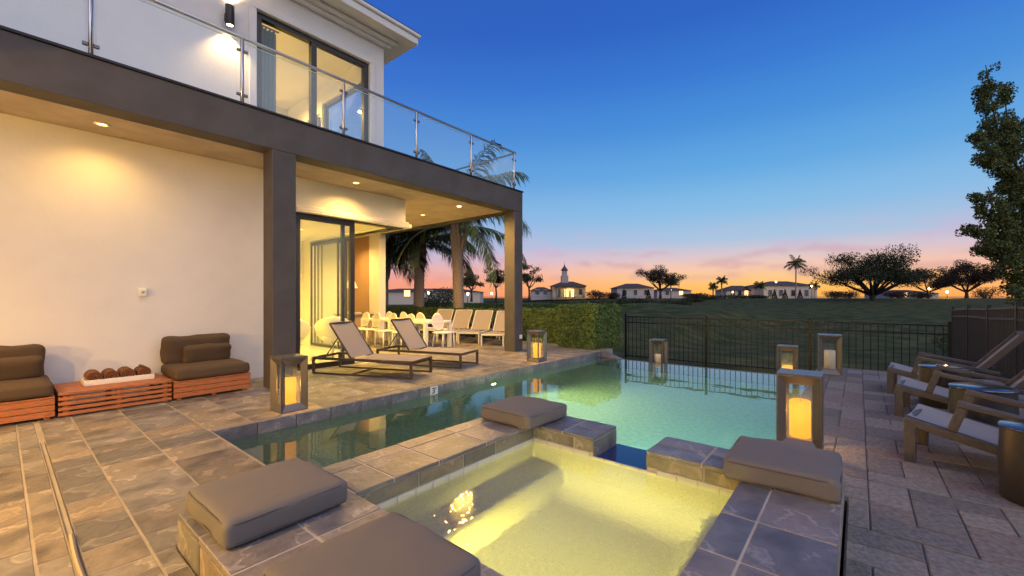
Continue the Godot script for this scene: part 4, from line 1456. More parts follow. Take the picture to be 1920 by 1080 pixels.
func sofas() -> void:
	var teak := wood("teak", lin(0.40, 0.145, 0.055))
	var fab := fabric("sofa_brown", lin(0.095, 0.066, 0.043))
	var defs := [[-2.36, -1.46, "teak slat sofa seat with brown cushions beside the first column"], [-0.40, 0.62, "teak slat sofa seat with brown cushions beyond the low bench"]]
	var front := -6.93
	for i in 2:
		var z0: float = defs[i][0]
		var z1: float = defs[i][1]
		var W := z1 - z0
		var t := thing("teak_sofa", defs[i][2], "sofa", Vector3(front, 0, z0), 0.0, "teak sofa seats against the white wall")
		# local: x 0 front .. -0.85 back, z 0..W
		for k in 3:
			bx(t, "slat", teak, -0.022, 0.0, 0.03 + k * 0.068, 0.092 + k * 0.068, 0.0, W, 0.004)
			bx(t, "slat", teak, -0.85, -0.03, 0.03 + k * 0.068, 0.092 + k * 0.068, 0.0, 0.022, 0.004)
			bx(t, "slat", teak, -0.85, -0.03, 0.03 + k * 0.068, 0.092 + k * 0.068, W - 0.022, W, 0.004)
		for zz in [0.06, W / 2, W - 0.06]:
			bx(t, "leg", teak, -0.07, -0.026, 0.0, 0.23, zz - 0.025, zz + 0.025)
			bx(t, "leg", teak, -0.83, -0.79, 0.0, 0.23, zz - 0.025, zz + 0.025)
		bx(t, "deck_board", teak, -0.85, 0.0, 0.232, 0.252, 0.0, W, 0.004)
		part(t, "seat_cushion", soft(Vector3(0.86, 0.15, W - 0.02), 0.05, 0.015, 12, 0.012, 4 + i), fab, xf(Vector3(-0.40, 0.335, W / 2)))
		part(t, "back_cushion", soft(Vector3(0.20, 0.42, W - 0.06), 0.07, 0.0, 12, 0.03, 7 + i), fab, xf(Vector3(-0.74, 0.59, W / 2 + 0.02), Vector3(0, 0, -0.10)))
		part(t, "bolster", soft(Vector3(0.13, 0.27, 0.60), 0.055, 0.0, 10, 0.02, 12 + i), fab, xf(Vector3(-0.535, 0.54, W / 2 - 0.06 if i == 0 else 0.36), Vector3(0, 0.06, -0.28)))
	var b := thing("low_bench", "low slatted teak bench between the two sofa seats", "bench", Vector3(front, 0, -1.435))
	var W2 := 1.01
	for k in 4:
		bx(b, "slat", teak, -0.022, 0.0, 0.02 + k * 0.058, 0.056 + k * 0.058, 0.0, W2, 0.003)
		bx(b, "slat", teak, -0.82, -0.03, 0.02 + k * 0.058, 0.056 + k * 0.058, 0.0, 0.02, 0.003)
		bx(b, "slat", teak, -0.82, -0.03, 0.02 + k * 0.058, 0.056 + k * 0.058, W2 - 0.02, W2, 0.003)
	for zz in [0.06, W2 / 2, W2 - 0.06]:
		bx(b, "leg", teak, -0.07, -0.025, 0.0, 0.25, zz - 0.025, zz + 0.025)
		bx(b, "leg", teak, -0.80, -0.75, 0.0, 0.25, zz - 0.025, zz + 0.025)
	for k in 6:
		bx(b, "plank", teak, -0.82 + k * 0.138, -0.82 + k * 0.138 + 0.134, 0.252, 0.280, 0.0, W2, 0.004)
	# tray with rolled towels
	var tr := thing("tray", "white rectangular tray on the low teak bench", "tray", Vector3(front - 0.47, 0.281, -0.985))
	var tw := mat("tray_white", lin(0.72, 0.68, 0.60), 0.4)
	bx(tr, "bottom", tw, -0.17, 0.17, 0.0, 0.012, -0.33, 0.33, 0.003)
	bx(tr, "rim", tw, 0.155, 0.17, 0.013, 0.065, -0.33, 0.33, 0.003)
	bx(tr, "rim", tw, -0.17, -0.155, 0.013, 0.065, -0.33, 0.33, 0.003)
	bx(tr, "rim", tw, -0.153, 0.153, 0.013, 0.065, -0.33, -0.315, 0.003)
	bx(tr, "rim", tw, -0.153, 0.153, 0.013, 0.065, 0.315, 0.33, 0.003)
	var tf := fabric("towel_brown", lin(0.17, 0.075, 0.04), 10.0, 0.3)
	var k := 0
	for row in 1:
		for c in 4:
			var zc := -0.231 + c * 0.154
			var o := thing("rolled_towel", ["first brown towel roll in the tray, at the column end", "second brown towel roll in the tray from the column end", "third brown towel roll in the tray from the column end", "brown towel roll at the far end of the tray"][k], "towel", Vector3(front - 0.47, 0.281 + 0.092, -0.985 + zc), 0.0, "brown towels rolled up in the white tray")
			o.rotation.x = rng.randf_range(0, TAU)
			towel(o, tf, 0.0765, 0.29)
			k += 1
	# control box on the wall
	var s := thing("wall_switch", "small white outdoor switch box on the white wall", "switch", Vector3(-7.898, 1.434, -1.30))
	part(s, "box", cbox(Vector3(0.05, 0.115, 0.085), 0.006), mat("switch_white", lin(0.78, 0.76, 0.7), 0.4), xf(Vector3(0.025, 0, 0)))
	part(s, "cover", cbox(Vector3(0.012, 0.10, 0.07), 0.004), mats["switch_white"], xf(Vector3(0.057, 0, 0)))
	part(s, "knob", lathe([[0.0, 0.0], [0.018, 0.0], [0.016, 0.016], [0.0, 0.018]], 16), mat("knob_grey", lin(0.3, 0.3, 0.3), 0.4), xf(Vector3(0.064, 0.0, 0), Vector3(0, 0, -PI / 2)))

func towel(parent: Node3D, m: Material, R: float, L: float) -> void:
	# a spiral roll, its axis along x
	var st := new_st(false)
	var turns := 3.6
	var N := 90
	var th := R / turns * 0.62
	var prev := []
	for i in N + 1:
		var a := turns * TAU * i / N
		var r := R * (0.12 + 0.88 * float(i) / N)
		var d := Vector3(0, cos(a), sin(a))
		var ring := [Vector3(L / 2, 0, 0) + d * (r - th), Vector3(L / 2, 0, 0) + d * r, Vector3(-L / 2, 0, 0) + d * r, Vector3(-L / 2, 0, 0) + d * (r - th)]
		if prev.size() > 0:
			var mid := Vector3.ZERO
			for q in 4:
				mid += ring[q] * 0.125 + prev[q] * 0.125
			for q in 4:
				quad_out(st, [prev[q], prev[(q + 1) % 4], ring[(q + 1) % 4], ring[q]], mid)
		prev = ring
	st.generate_normals()
	part(parent, "roll", st.commit(), m)

func egg_chair(label: String, p: Vector3, turn: float) -> void:
	var t := thing("egg_chair", label, "armchair", p, turn, "white egg chairs in the living room")
	var m := mat("egg_white", lin(0.74, 0.70, 0.56), 0.35)
	var st := new_st(false)
	var NU := 28
	var NV := 10
	var P := func(i: int, j: int, k: float) -> Vector3:
		var a := TAU * i / NU
		var back := 0.5 - 0.5 * cos(a)            # 0 at the front, 1 at the back
		var rimh := 0.50 + 0.42 * pow(back, 0.8)
		var v := float(j) / NV
		var y := 0.36 + (rimh - 0.36) * pow(v, 1.5)
		var r := (0.06 + 0.34 * pow(v, 0.55)) * k
		r *= 1.0 - 0.12 * smoothstep(0.7, 1.0, v) * back
		return Vector3(sin(a) * r, y + (1.0 - k) * 0.3, -cos(a) * r)
	for i in NU:
		for j in NV:
			quad_out(st, [P.call(i, j, 1.0), P.call(i + 1, j, 1.0), P.call(i + 1, j + 1, 1.0), P.call(i, j + 1, 1.0)], Vector3(0, 0.75, 0))
			quad_out(st, [P.call(i, j, 0.93), P.call(i + 1, j, 0.93), P.call(i + 1, j + 1, 0.93), P.call(i, j + 1, 0.93)], P.call(i, j, 2.0))
		quad_out(st, [P.call(i, NV, 1.0), P.call(i + 1, NV, 1.0), P.call(i + 1, NV, 0.93), P.call(i, NV, 0.93)], Vector3(0, 0, 0))
	st.generate_normals()
	part(t, "shell", st.commit(), m)
	part(t, "stem", tube([Vector3(0, 0.02, 0), Vector3(0, 0.37, 0)], [0.022, 0.022], 12), mats["steel"])
	part(t, "foot", lathe([[0.0, 0.0], [0.22, 0.0], [0.22, 0.012], [0.03, 0.03]], 26), mats["steel"])
	part(t, "seat_pad", soft(Vector3(0.46, 0.10, 0.46), 0.05, 0.01, 8), m, xf(Vector3(0, 0.46, 0)))
	part(t, "pillow", soft(Vector3(0.40, 0.36, 0.14), 0.06, 0.0, 8, 0.03, 3), fabric("pillow_dark", lin(0.03, 0.028, 0.02)), xf(Vector3(0, 0.70, 0.16), Vector3(-0.25, 0, 0.6)))

func interior() -> void:
	egg_chair("white egg chair with dark pillow near the glass door's column side", Vector3(-9.55, 0.013, -4.05), 0.9)
	egg_chair("white egg chair with dark pillow beside the stacked door panels", Vector3(-9.10, 0.013, -4.75), 1.2)
	curtain("curtain", "teal grey curtain behind the upstairs window", Vector3(-8.72, 4.02, -3.0), Vector3(-8.72, 4.02, -3.42), 2.46, fabric("curtain_teal", lin(0.10, 0.14, 0.155), 10.0), 6, 0.075)
	curtain("curtain", "pale patterned curtain deep in the upstairs bedroom", Vector3(-11.5, 4.02, -5.32), Vector3(-10.95, 4.02, -5.32), 2.1, fabric("curtain_grey", lin(0.30, 0.28, 0.24), 6.0), 6, 0.06)
	for q in [[Vector3(-6.86, 4.086, -0.93), "low dark dome on the balcony edge in the bay with the steel clamps"], [Vector3(-6.86, 4.086, -2.42), "low dark dome on the balcony edge below the teal curtain"]]:
		var t := thing("edge_dome", q[1], "dome lamp", q[0], 0.0, "low dark domes on the balcony edge")
		part(t, "dome", lathe([[0.13, 0.0], [0.13, 0.02], [0.11, 0.045], [0.06, 0.062], [0.0, 0.066]], 22), mats["drip_edge"])
	# depth marker on the pool edge
	var d := thing("depth_marker", "white depth tile with a black figure three on the pool edge", "tile", Vector3(-5.074, -0.075, -4.27))
	part(d, "tile", cbox(Vector3(0.012, 0.125, 0.145), 0.002), mat("marker_white", lin(0.7, 0.68, 0.64), 0.3), xf(Vector3(0.006, 0, 0)))
	var tm := TextMesh.new()
	tm.text = "3'"
	var sf := SystemFont.new()
	sf.font_names = PackedStringArray(["Droid Sans"])
	sf.font_weight = 700
	tm.font = sf
	tm.font_size = 64
	tm.pixel_size = 0.0019
	tm.depth = 0.002
	var am := ArrayMesh.new()
	am.add_surface_from_arrays(Mesh.PRIMITIVE_TRIANGLES, tm.surface_get_arrays(0))
	part(d, "numeral", am, mat("marker_black", lin(0.01, 0.01, 0.01), 0.5), xf(Vector3(0.0135, -0.002, 0), Vector3(0, PI / 2, 0)))

# ---------------------------------------------------------------- plants and fence
func hedge(called: String, label: String, x0: float, x1: float, y1: float, z0: float, z1: float, per_m2: float, seed_: int, y0 := -0.1, size := 0.026) -> void:
	var t := thing(called, label, "hedge")
	var r := RandomNumberGenerator.new()
	r.seed = seed_
	var nz := FastNoiseLite.new()
	nz.seed = seed_
	nz.frequency = 1.6
	var pts := PackedVector3Array()
	var nrm := PackedVector3Array()
	var faces := [[Vector3(x0, y0, z1), Vector3(x1 - x0, 0, 0), Vector3(0, y1 - y0, 0), Vector3(0, 0, 1)], [Vector3(x1, y0, z0), Vector3(0, 0, z1 - z0), Vector3(0, y1 - y0, 0), Vector3(1, 0, 0)], [Vector3(x0, y1, z0), Vector3(x1 - x0, 0, 0), Vector3(0, 0, z1 - z0), Vector3(0, 1, 0)], [Vector3(x0, y0, z0), Vector3(0, 0, z1 - z0), Vector3(0, y1 - y0, 0), Vector3(-1, 0, 0)], [Vector3(x0, y0, z0), Vector3(x1 - x0, 0, 0), Vector3(0, y1 - y0, 0), Vector3(0, 0, -1)]]
	for k in faces.size():
		var f: Array = faces[k]
		var n := int(f[1].length() * f[2].length() * per_m2 * (1.0 if k < 3 else 0.35))
		for i in n:
			var p: Vector3 = f[0] + f[1] * r.randf() + f[2] * r.randf()
			p += f[3] * (nz.get_noise_3d(p.x * 2, p.y * 2, p.z * 2) * 0.07 + r.randf_range(-0.07, 0.02))
			if r.randf() < 0.02:
				p += f[3] * r.randf_range(0.02, 0.07)
			pts.append(p)
			nrm.append(f[3])
	# leaves inside the volume, then the stems that carry them
	var vol := (x1 - x0) * (y1 - y0) * (z1 - z0)
	for i in int(vol * per_m2 * 1.6):
		pts.append(Vector3(r.randf_range(x0, x1), r.randf_range(y0, y1), r.randf_range(z0, z1)))
		nrm.append(Vector3(r.randf_range(-1, 1), r.randf_range(-1, 1), r.randf_range(-1, 1)).normalized())
	part(t, "foliage", leaves(pts, size, [Color(0.105, 0.165, 0.032), Color(0.08, 0.13, 0.026), Color(0.145, 0.19, 0.042), Color(0.065, 0.10, 0.03)], seed_, 1.1, nrm), leaf_mat("hedge_leaf"))
	var st := new_st(false)
	var n_stems := int((x1 - x0) / 0.3) + 2
	for k in n_stems:
		var b := Vector3(lerpf(x0 + 0.15, x1 - 0.15, float(k) / (n_stems - 1)), y0 - 0.1, (z0 + z1) / 2 + r.randf_range(-0.15, 0.15))
		for q in 4:
			var e := b + Vector3(r.randf_range(-0.25, 0.25), (y1 - y0) * r.randf_range(0.7, 0.95), r.randf_range(-0.25, 0.25))
			tube_into(st, [b, b.lerp(e, 0.5) + Vector3(r.randf_range(-0.05, 0.05), 0, r.randf_range(-0.05, 0.05)), e], [0.016, 0.011, 0.004], 5)
	st.generate_normals()
	part(t, "stems", st.commit(), mat("hedge_twigs", lin(0.11, 0.085, 0.055), 0.95))

func frond_into(v: Array, base: Vector3, dir: float, up: float, length: float, droop: float, r: RandomNumberGenerator, leaf_len: float) -> Array:
	# v: [verts, normals, colors, indices]; returns the rachis points
	var pts := []
	var n := 14
	var d := Vector3(cos(dir) * cos(up), sin(up), sin(dir) * cos(up))
	var p := base
	for i in n + 1:
		pts.append(p)
		p += d * (length / n)
		d = (d + Vector3(0, -droop / n * (0.4 + 1.6 * i / n), 0)).normalized()
	var side := Vector3(-sin(dir), 0, cos(dir))
	var per := 5
	for i in range(1, n):
		for q in per:
			var u := (i + float(q) / per)
			var a: Vector3 = pts[i].lerp(pts[i + 1], float(q) / per)
			var tang: Vector3 = (pts[i + 1] - pts[i]).normalized()
			var t := u / n
			var ll := leaf_len * (0.35 + 1.1 * sin(clampf(t * 1.05, 0, 1) * PI * 0.8)) * r.randf_range(0.8, 1.15)
			for s in [-1.0, 1.0]:
				var ld: Vector3 = (side * s * r.randf_range(0.5, 0.9) + tang * 0.55 + Vector3(0, r.randf_range(-0.75, -0.1), 0)).normalized()
				var w := tang * 0.024
				var mid: Vector3 = a + ld * ll * 0.5
				var tip: Vector3 = a + ld * ll * 0.9 + Vector3(0, -ll * r.randf_range(0.18, 0.42), 0)
				var b: int = v[0].size()
				v[0].append_array(PackedVector3Array([a - w * 0.5, a + w * 0.5, mid + w, mid - w, tip]))
				var nn := w.cross(ld).normalized()
				if nn.y < 0:
					nn = -nn
				var k := r.randf_range(0.75, 1.25)
				var c := Color(0.11 * k, 0.15 * k, 0.042 * k)
				for j in 5:
					v[1].append(nn)
					v[2].append(c)
				v[3].append_array(PackedInt32Array([b, b + 1, b + 2, b, b + 2, b + 3, b + 3, b + 2, b + 4]))
	return pts

func palm(label: String, p: Vector3, h: float, fronds: int, length: float, trunk_r: float, seed_: int, bulge := 1.25, leaf_len := 0.55, group := "queen palms behind the hedge", drp := 1.0) -> void:
	var t := thing("palm_tree", label, "palm tree", p, 0.0, group)
	var r := RandomNumberGenerator.new()
	r.seed = seed_
	var pts := []
	var rad := []
	var n := 40
	var lean := Vector3(r.randf_range(-0.15, 0.15), 0, r.randf_range(-0.1, 0.1))
	for i in n + 1:
		var u := float(i) / n
		pts.append(Vector3(0, u * h, 0) + lean * u * u)
		rad.append(trunk_r * (1.12 - 0.2 * u + (bulge - 1.0) * smoothstep(0.62, 0.8, u) * (1.0 - smoothstep(0.92, 1.0, u) * 0.5)) * (1.0 + (0.035 if i % 2 == 0 else -0.02)))
	var bark := mat("palm_bark", Color.WHITE, 0.9)
	if bark.albedo_texture == null:
		bark.albedo_texture = noise_tex("palm_bark", [[0.0, lin(0.14, 0.10, 0.07)], [0.5, lin(0.27, 0.21, 0.155)], [1.0, lin(0.40, 0.33, 0.26)]], 0.03, 71, 8.0)
		tri(bark, 1.2)
		bump(bark, texs["palm_bark"], 2.0)
	part(t, "trunk", tube(pts, rad, 14), bark)
	var top: Vector3 = pts[n]
	var v := [PackedVector3Array(), PackedVector3Array(), PackedColorArray(), PackedInt32Array()]
	var st := new_st(false)
	for k in fronds:
		var dir := TAU * k * 0.381966 + r.randf_range(-0.2, 0.2)
		var u := float(k) / fronds
		var up := lerpf(1.35, -0.05, pow(u, 0.9)) + r.randf_range(-0.12, 0.12)
		var L := length * r.randf_range(0.85, 1.1)
		var rp := frond_into(v, top + Vector3(0, -0.1 - 0.25 * u, 0), dir, up, L, drp * lerpf(1.3, 1.9, u) * r.randf_range(0.85, 1.2), r, leaf_len)
		var rr := []
		for i in rp.size():
			rr.append(lerpf(0.028, 0.006, float(i) / rp.size()))
		tube_into(st, rp, rr, 5, false)
	st.index()
	st.generate_normals()
	part(t, "frond_stems", st.commit(), mat("frond_stem", lin(0.10, 0.11, 0.045), 0.6))
	# the old leaf bases round the neck
	var bs := new_st()
	for k in 26:
		var a := TAU * k * 0.381966
		var y := h - 0.15 - 0.9 * float(k) / 26.0
		var b := Vector3(cos(a), 0, sin(a)) * trunk_r * bulge * 0.85
		tube_into(bs, [Vector3(0, y - 0.25, 0) + b, Vector3(0, y, 0) + b * 1.25, Vector3(0, y + 0.22, 0) + b * 1.5], [0.055, 0.05, 0.02], 6)
	bs.generate_normals()
	part(t, "leaf_bases", bs.commit(), bark)
	var arr := []
	arr.resize(Mesh.ARRAY_MAX)
	arr[Mesh.ARRAY_VERTEX] = v[0]
	arr[Mesh.ARRAY_NORMAL] = v[1]
	arr[Mesh.ARRAY_COLOR] = v[2]
	arr[Mesh.ARRAY_INDEX] = v[3]
	var m := ArrayMesh.new()
	m.add_surface_from_arrays(Mesh.PRIMITIVE_TRIANGLES, arr)
	part(t, "crown", m, leaf_mat("palm_leaf", 0.5, 0.45))

# a broad tree: limbs split a few times; leaf clumps sit round the ends
func broad_tree(called: String, label: String, p: Vector3, height: float, spread: float, trunk_h: float, trunk_r: float, leaf: float, count: int, seed_: int, group := "", cols := [], flat := 0.55, limbs := 7) -> void:
	var t := thing(called, label, "tree", p, 0.0, group)
	var r := RandomNumberGenerator.new()
	r.seed = seed_
	var st := new_st(false)
	var tips := []
	tube_into(st, [Vector3(0, -0.3, 0), Vector3(0.05, trunk_h * 0.5, 0), Vector3(0, trunk_h, 0.05)], [trunk_r * 1.5, trunk_r, trunk_r * 0.95], 10)
	for k in limbs:
		var a := TAU * k / limbs + r.randf_range(-0.35, 0.35)
		var out := spread * 0.5 * r.randf_range(0.55, 0.95) if k % 3 != 2 else spread * 0.2
		var hy := trunk_h + (height - trunk_h) * (r.randf_range(0.25, 0.7) if k % 3 != 2 else r.randf_range(0.7, 0.95))
		var e := Vector3(cos(a) * out, hy, sin(a) * out)
		var s := Vector3(0, trunk_h * 0.9, 0)
		var c := s.lerp(e, 0.5) + Vector3(cos(a), 0.2, sin(a)) * spread * 0.05 + Vector3(0, (height - trunk_h) * 0.05, 0)
		tube_into(st, [s, s.lerp(c, 0.6) + Vector3(0, -0.1, 0), c, e], [trunk_r * 0.7, trunk_r * 0.5, trunk_r * 0.36, trunk_r * 0.1], 6)
		for q in 6:
			var m := c.lerp(e, r.randf_range(0.0, 1.0))
			var d := Vector3(r.randf_range(-1, 1), r.randf_range(-0.15, 0.9), r.randf_range(-1, 1)).normalized()
			var e2 := m + d * spread * r.randf_range(0.10, 0.2) * Vector3(1, flat + 0.2, 1)
			e2.y = minf(e2.y, height)
			tube_into(st, [m, m.lerp(e2, 0.5) + Vector3(0, 0.05, 0), e2], [trunk_r * 0.22, trunk_r * 0.13, trunk_r * 0.05], 4)
			tips.append(e2)
			for w in 3:
				var d3 := Vector3(r.randf_range(-1, 1), r.randf_range(-0.3, 0.7), r.randf_range(-1, 1)).normalized()
				var e3 := e2 + d3 * spread * r.randf_range(0.05, 0.10) * Vector3(1, flat + 0.2, 1)
				tube_into(st, [e2, e3], [trunk_r * 0.06, trunk_r * 0.02], 3, false)
				tips.append(e3)
		tips.append(e)
	st.index()
	st.generate_normals()
	part(t, "trunk", st.commit(), mat("bark_dark", lin(0.05, 0.04, 0.032), 0.95))
	var pts := PackedVector3Array()
	var cl := spread * 0.052
	for i in count:
		var c: Vector3 = tips[r.randi() % tips.size()]
		var d := Vector3(r.randf_range(-1, 1), r.randf_range(-1, 1) * flat, r.randf_range(-1, 1)).limit_length(1.0) * cl * 1.6
		pts.append(c + d)
	if cols.is_empty():
		cols = [Color(0.035, 0.045, 0.018), Color(0.045, 0.05, 0.022), Color(0.028, 0.036, 0.015)]
	part(t, "crown", leaves(pts, leaf, cols, seed_ + 1, 0.8), leaf_mat("tree_leaf", 0.7, 0.15))

func bush(label: String, p: Vector3, size: Vector3, leaf: float, count: int, seed_: int, group := "", cols := [], called := "bush") -> void:
	var t := thing(called, label, "bush", p, 0.0, group)
	var r := RandomNumberGenerator.new()
	r.seed = seed_
	var pts := PackedVector3Array()
	var lobes := []
	for k in 7:
		lobes.append([Vector3(r.randf_range(-0.32, 0.32) * size.x, r.randf_range(0.25, 0.6) * size.y, r.randf_range(-0.32, 0.32) * size.z), r.randf_range(0.25, 0.42)])
	for i in count:
		var l: Array = lobes[r.randi() % lobes.size()]
		var d := Vector3(r.randfn(0, 1), r.randfn(0, 1), r.randfn(0, 1)).normalized() * pow(r.randf(), 0.35)
		var q: Vector3 = l[0] + d * size * l[1]
		q.y = maxf(q.y, 0.0)
		pts.append(q)
	if cols.is_empty():
		cols = [Color(0.035, 0.045, 0.018), Color(0.045, 0.05, 0.022), Color(0.028, 0.036, 0.015)]
	part(t, "foliage", leaves(pts, leaf, cols, seed_ + 1, 0.9), leaf_mat("tree_leaf", 0.7, 0.15))
	var st := new_st(false)
	for l in lobes:
		tube_into(st, [Vector3(l[0].x * 0.2, -0.2, l[0].z * 0.2), l[0]], [0.05 * size.y, 0.015 * size.y], 5)
	st.generate_normals()
	part(t, "stems", st.commit(), mats["bark_dark"] if mats.has("bark_dark") else mat("bark_dark", lin(0.05, 0.04, 0.032), 0.95))

# the tall evergreen by the fence: plumes of scale foliage on rising limbs
func evergreen() -> void:
	var depth := 12.5
	var base := at(1990, depth + 1.0, 0.0)
	base.y = ground_y(base.x, base.z) - 0.1
	var t := thing("evergreen_tree", "tall evergreen with twisted plumes of foliage behind the side fence", "tree", base)
	var r := RandomNumberGenerator.new()
	r.seed = 909
	# plumes: px, py of the foot and of the tip, width in px, depth offset
	var pl := [
		[1885, 330, 1848, 122, 46, 0.0], [1868, 300, 1836, 165, 34, 0.4], [1880, 310, 1832, 255, 40, -0.3], [1900, 350, 1882, 160, 36, 0.5], [1910, 340, 1842, 300, 34, 0.0], [1935, 350, 1924, 225, 46, 0.3], [1905, 310, 1893, 225, 36, -0.4],
		[1905, 480, 1826, 368, 34, 0.0], [1900, 480, 1812, 425, 40, 0.3], [1910, 470, 1852, 350, 40, -0.2], [1915, 460, 1878, 318, 44, 0.2], [1925, 450, 1905, 330, 50, 0.0], [1910, 480, 1835, 470, 36, 0.3], [1935, 460, 1928, 330, 56, 0.5], [1900, 500, 1850, 440, 50, -0.3], [1920, 430, 1890, 400, 60, 0.3], [1925, 510, 1880, 465, 50, -0.2],
		[1950, 560, 1870, 510, 46, 0.0], [1950, 550, 1900, 480, 50, -0.3], [1960, 600, 1905, 540, 54, -0.5], [1945, 520, 1925, 440, 60, 0.0], [1940, 420, 1915, 380, 50, 0.0],
	]
	var st := new_st(false)
	var trunk_top := at(1975, depth + 1.0, high(150, depth + 1.0)) - base
	tube_into(st, [Vector3(0, -0.3, 0), Vector3(0.1, 3, 0.1), trunk_top], [0.26, 0.2, 0.06], 10)
	var pts := PackedVector3Array()
	for q in pl:
		var d: float = depth + q[5]
		var a := at(q[0], d, high(q[1], d)) - base
		var b := at(q[2], d, high(q[3], d)) - base
		var w: float = q[4] / FOC * d * 0.58
		var root := Vector3(0.05, clampf(a.y - 0.9, 0.6, trunk_top.y), 0.05)
		tube_into(st, [root, root.lerp(a, 0.6) + Vector3(0, -0.1, 0), a, b], [0.075, 0.055, 0.035, 0.01], 6)
		# small tufts spiral up the limb
		var n := int(16 + (b - a).length() * 15)
		for k in n:
			var u := r.randf()
			var c := a.lerp(b, u) + Vector3(r.randfn(0, 1), r.randfn(0, 0.7), r.randfn(0, 1)) * w * (0.75 - 0.55 * u) * 0.75
			for z in 70:
				pts.append(c + Vector3(r.randf_range(-1, 1), r.randf_range(-1, 1), r.randf_range(-1, 1)).limit_length(1.0) * 0.13)
	st.index()
	st.generate_normals()
	part(t, "trunk", st.commit(), mat("bark_dark", lin(0.05, 0.04, 0.032), 0.95))
	part(t, "crown", leaves(pts, 0.038, [Color(0.10, 0.125, 0.035), Color(0.13, 0.14, 0.042), Color(0.07, 0.095, 0.03)], 910, 0.9), leaf_mat("tree_leaf", 0.7, 0.15))

func fence_run(called: String, label: String, posts: Array, tops: Array, bases: Array, gap: float, m: Material) -> void:
	var t := thing(called, label, "fence")
	for i in posts.size():
		var p: Vector3 = posts[i]
		bar(t, "post", m, Vector3(p.x, bases[i], p.z), Vector3(p.x, tops[i] + 0.05, p.z), 0.055, 0.055, 0.004, Vector3.BACK)
		part(t, "cap", cbox(Vector3(0.07, 0.018, 0.07), 0.006), m, xf(Vector3(p.x, tops[i] + 0.06, p.z)))
	for i in posts.size() - 1:
		var a: Vector3 = posts[i]
		var b: Vector3 = posts[i + 1]
		var n := (b - a).normalized()
		a += n * 0.029
		b -= n * 0.029
		for dy in [0.0, -0.17]:
			bar(t, "rail", m, Vector3(a.x, tops[i] - 0.02 + dy, a.z), Vector3(b.x, tops[i + 1] - 0.02 + dy, b.z), 0.03, 0.035, 0.003)
		bar(t, "rail", m, Vector3(a.x, bases[i] + 0.12, a.z), Vector3(b.x, bases[i + 1] + 0.12, b.z), 0.03, 0.035, 0.003)
		var L := (b - a).length()
		var k := int(L / gap)
		for j in k:
			var u := (j + 0.5) / k
			var q := a.lerp(b, u)
			var yt := lerpf(tops[i], tops[i + 1], u) - 0.038
			var yb := lerpf(bases[i], bases[i + 1], u) + 0.06
			var h := snappedf(yt - yb, 0.01)
			part(t, "picket", cbox(Vector3(0.016, h, 0.016), 0.002), m, xf(Vector3(q.x, yt - h / 2, q.z)))

func plants() -> void:
	# hedges
	hedge("hedge", "square clipped hedge block at the pool corner", -6.42, -5.3, 1.16, -11.4, -9.82, 2600.0, 21)
	hedge("hedge", "low clipped hedge between the corner column and the hedge block", -8.9, -6.5, 1.0, -11.25, -10.62, 2200.0, 22)
	hedge("hedge", "long low hedge behind the white framed loungers", -17.0, -8.95, 0.96, -11.3, -10.64, 1500.0, 23, -0.1, 0.03)
	# palms behind the hedge
	palm("queen palm with thick trunk behind the middle loungers", Vector3(-11.9, -0.15, -11.25), 4.5, 22, 3.3, 0.20, 31)
	palm("queen palm beside the white pier behind the dining table", Vector3(-14.6, -0.15, -11.45), 4.1, 20, 2.9, 0.21, 32)
	palm("queen palm with drooping leaves beyond the white pier", Vector3(-17.4, -0.15, -11.6), 3.6, 18, 2.6, 0.20, 33)
	# fences
	var iron := mat("fence_iron", lin(0.022, 0.022, 0.021), 0.35, 0.5)
	var bronze := mat("fence_bronze", lin(0.036, 0.034, 0.033), 0.4, 0.5)
	var posts := []
	var tops := []
	var bases := []
	for k in 4:
		posts.append(Vector3(-5.33 + k * 2.235, 0, -11.8))
		tops.append(0.83)
		bases.append(-0.46)
	fence_run("picket_fence", "black metal picket fence between the pool and the lawn", posts, tops, bases, 0.115, iron)
	fence_run("side_fence", "bronze metal picket fence behind the lounge chairs", [Vector3(1.70, 0, -4.66), Vector3(1.74, 0, -7.0), Vector3(1.78, 0, -9.36), Vector3(1.87, 0, -11.7), Vector3(1.94, 0, -14.1), Vector3(1.98, 0, -16.5)], [1.26, 1.25, 1.23, 1.16, 1.12, 1.04], [0.0, 0.0, 0.0, -0.35, -0.6, -0.9], 0.10, bronze)
	evergreen()
	# rounded shrubs at the foot of the evergreen
	for q in [[1925, 12.0, 1.7, 2.0, "rounded shrub pressed against the side fence"], [1885, 15.5, 1.9, 1.7, "rounded shrub behind the corner of the side fence"], [1830, 19.0, 2.6, 1.6, "low dark shrub beyond the side fence on the lawn"]]:
		var p := at(q[0], q[1])
		p.y = ground_y(p.x, p.z)
		bush(q[4], p, Vector3(q[2], q[3], q[2]), 0.045, 5200, int(q[0]), "shrubs beyond the side fence", [Color(0.05, 0.07, 0.016), Color(0.07, 0.085, 0.02), Color(0.035, 0.05, 0.014)])

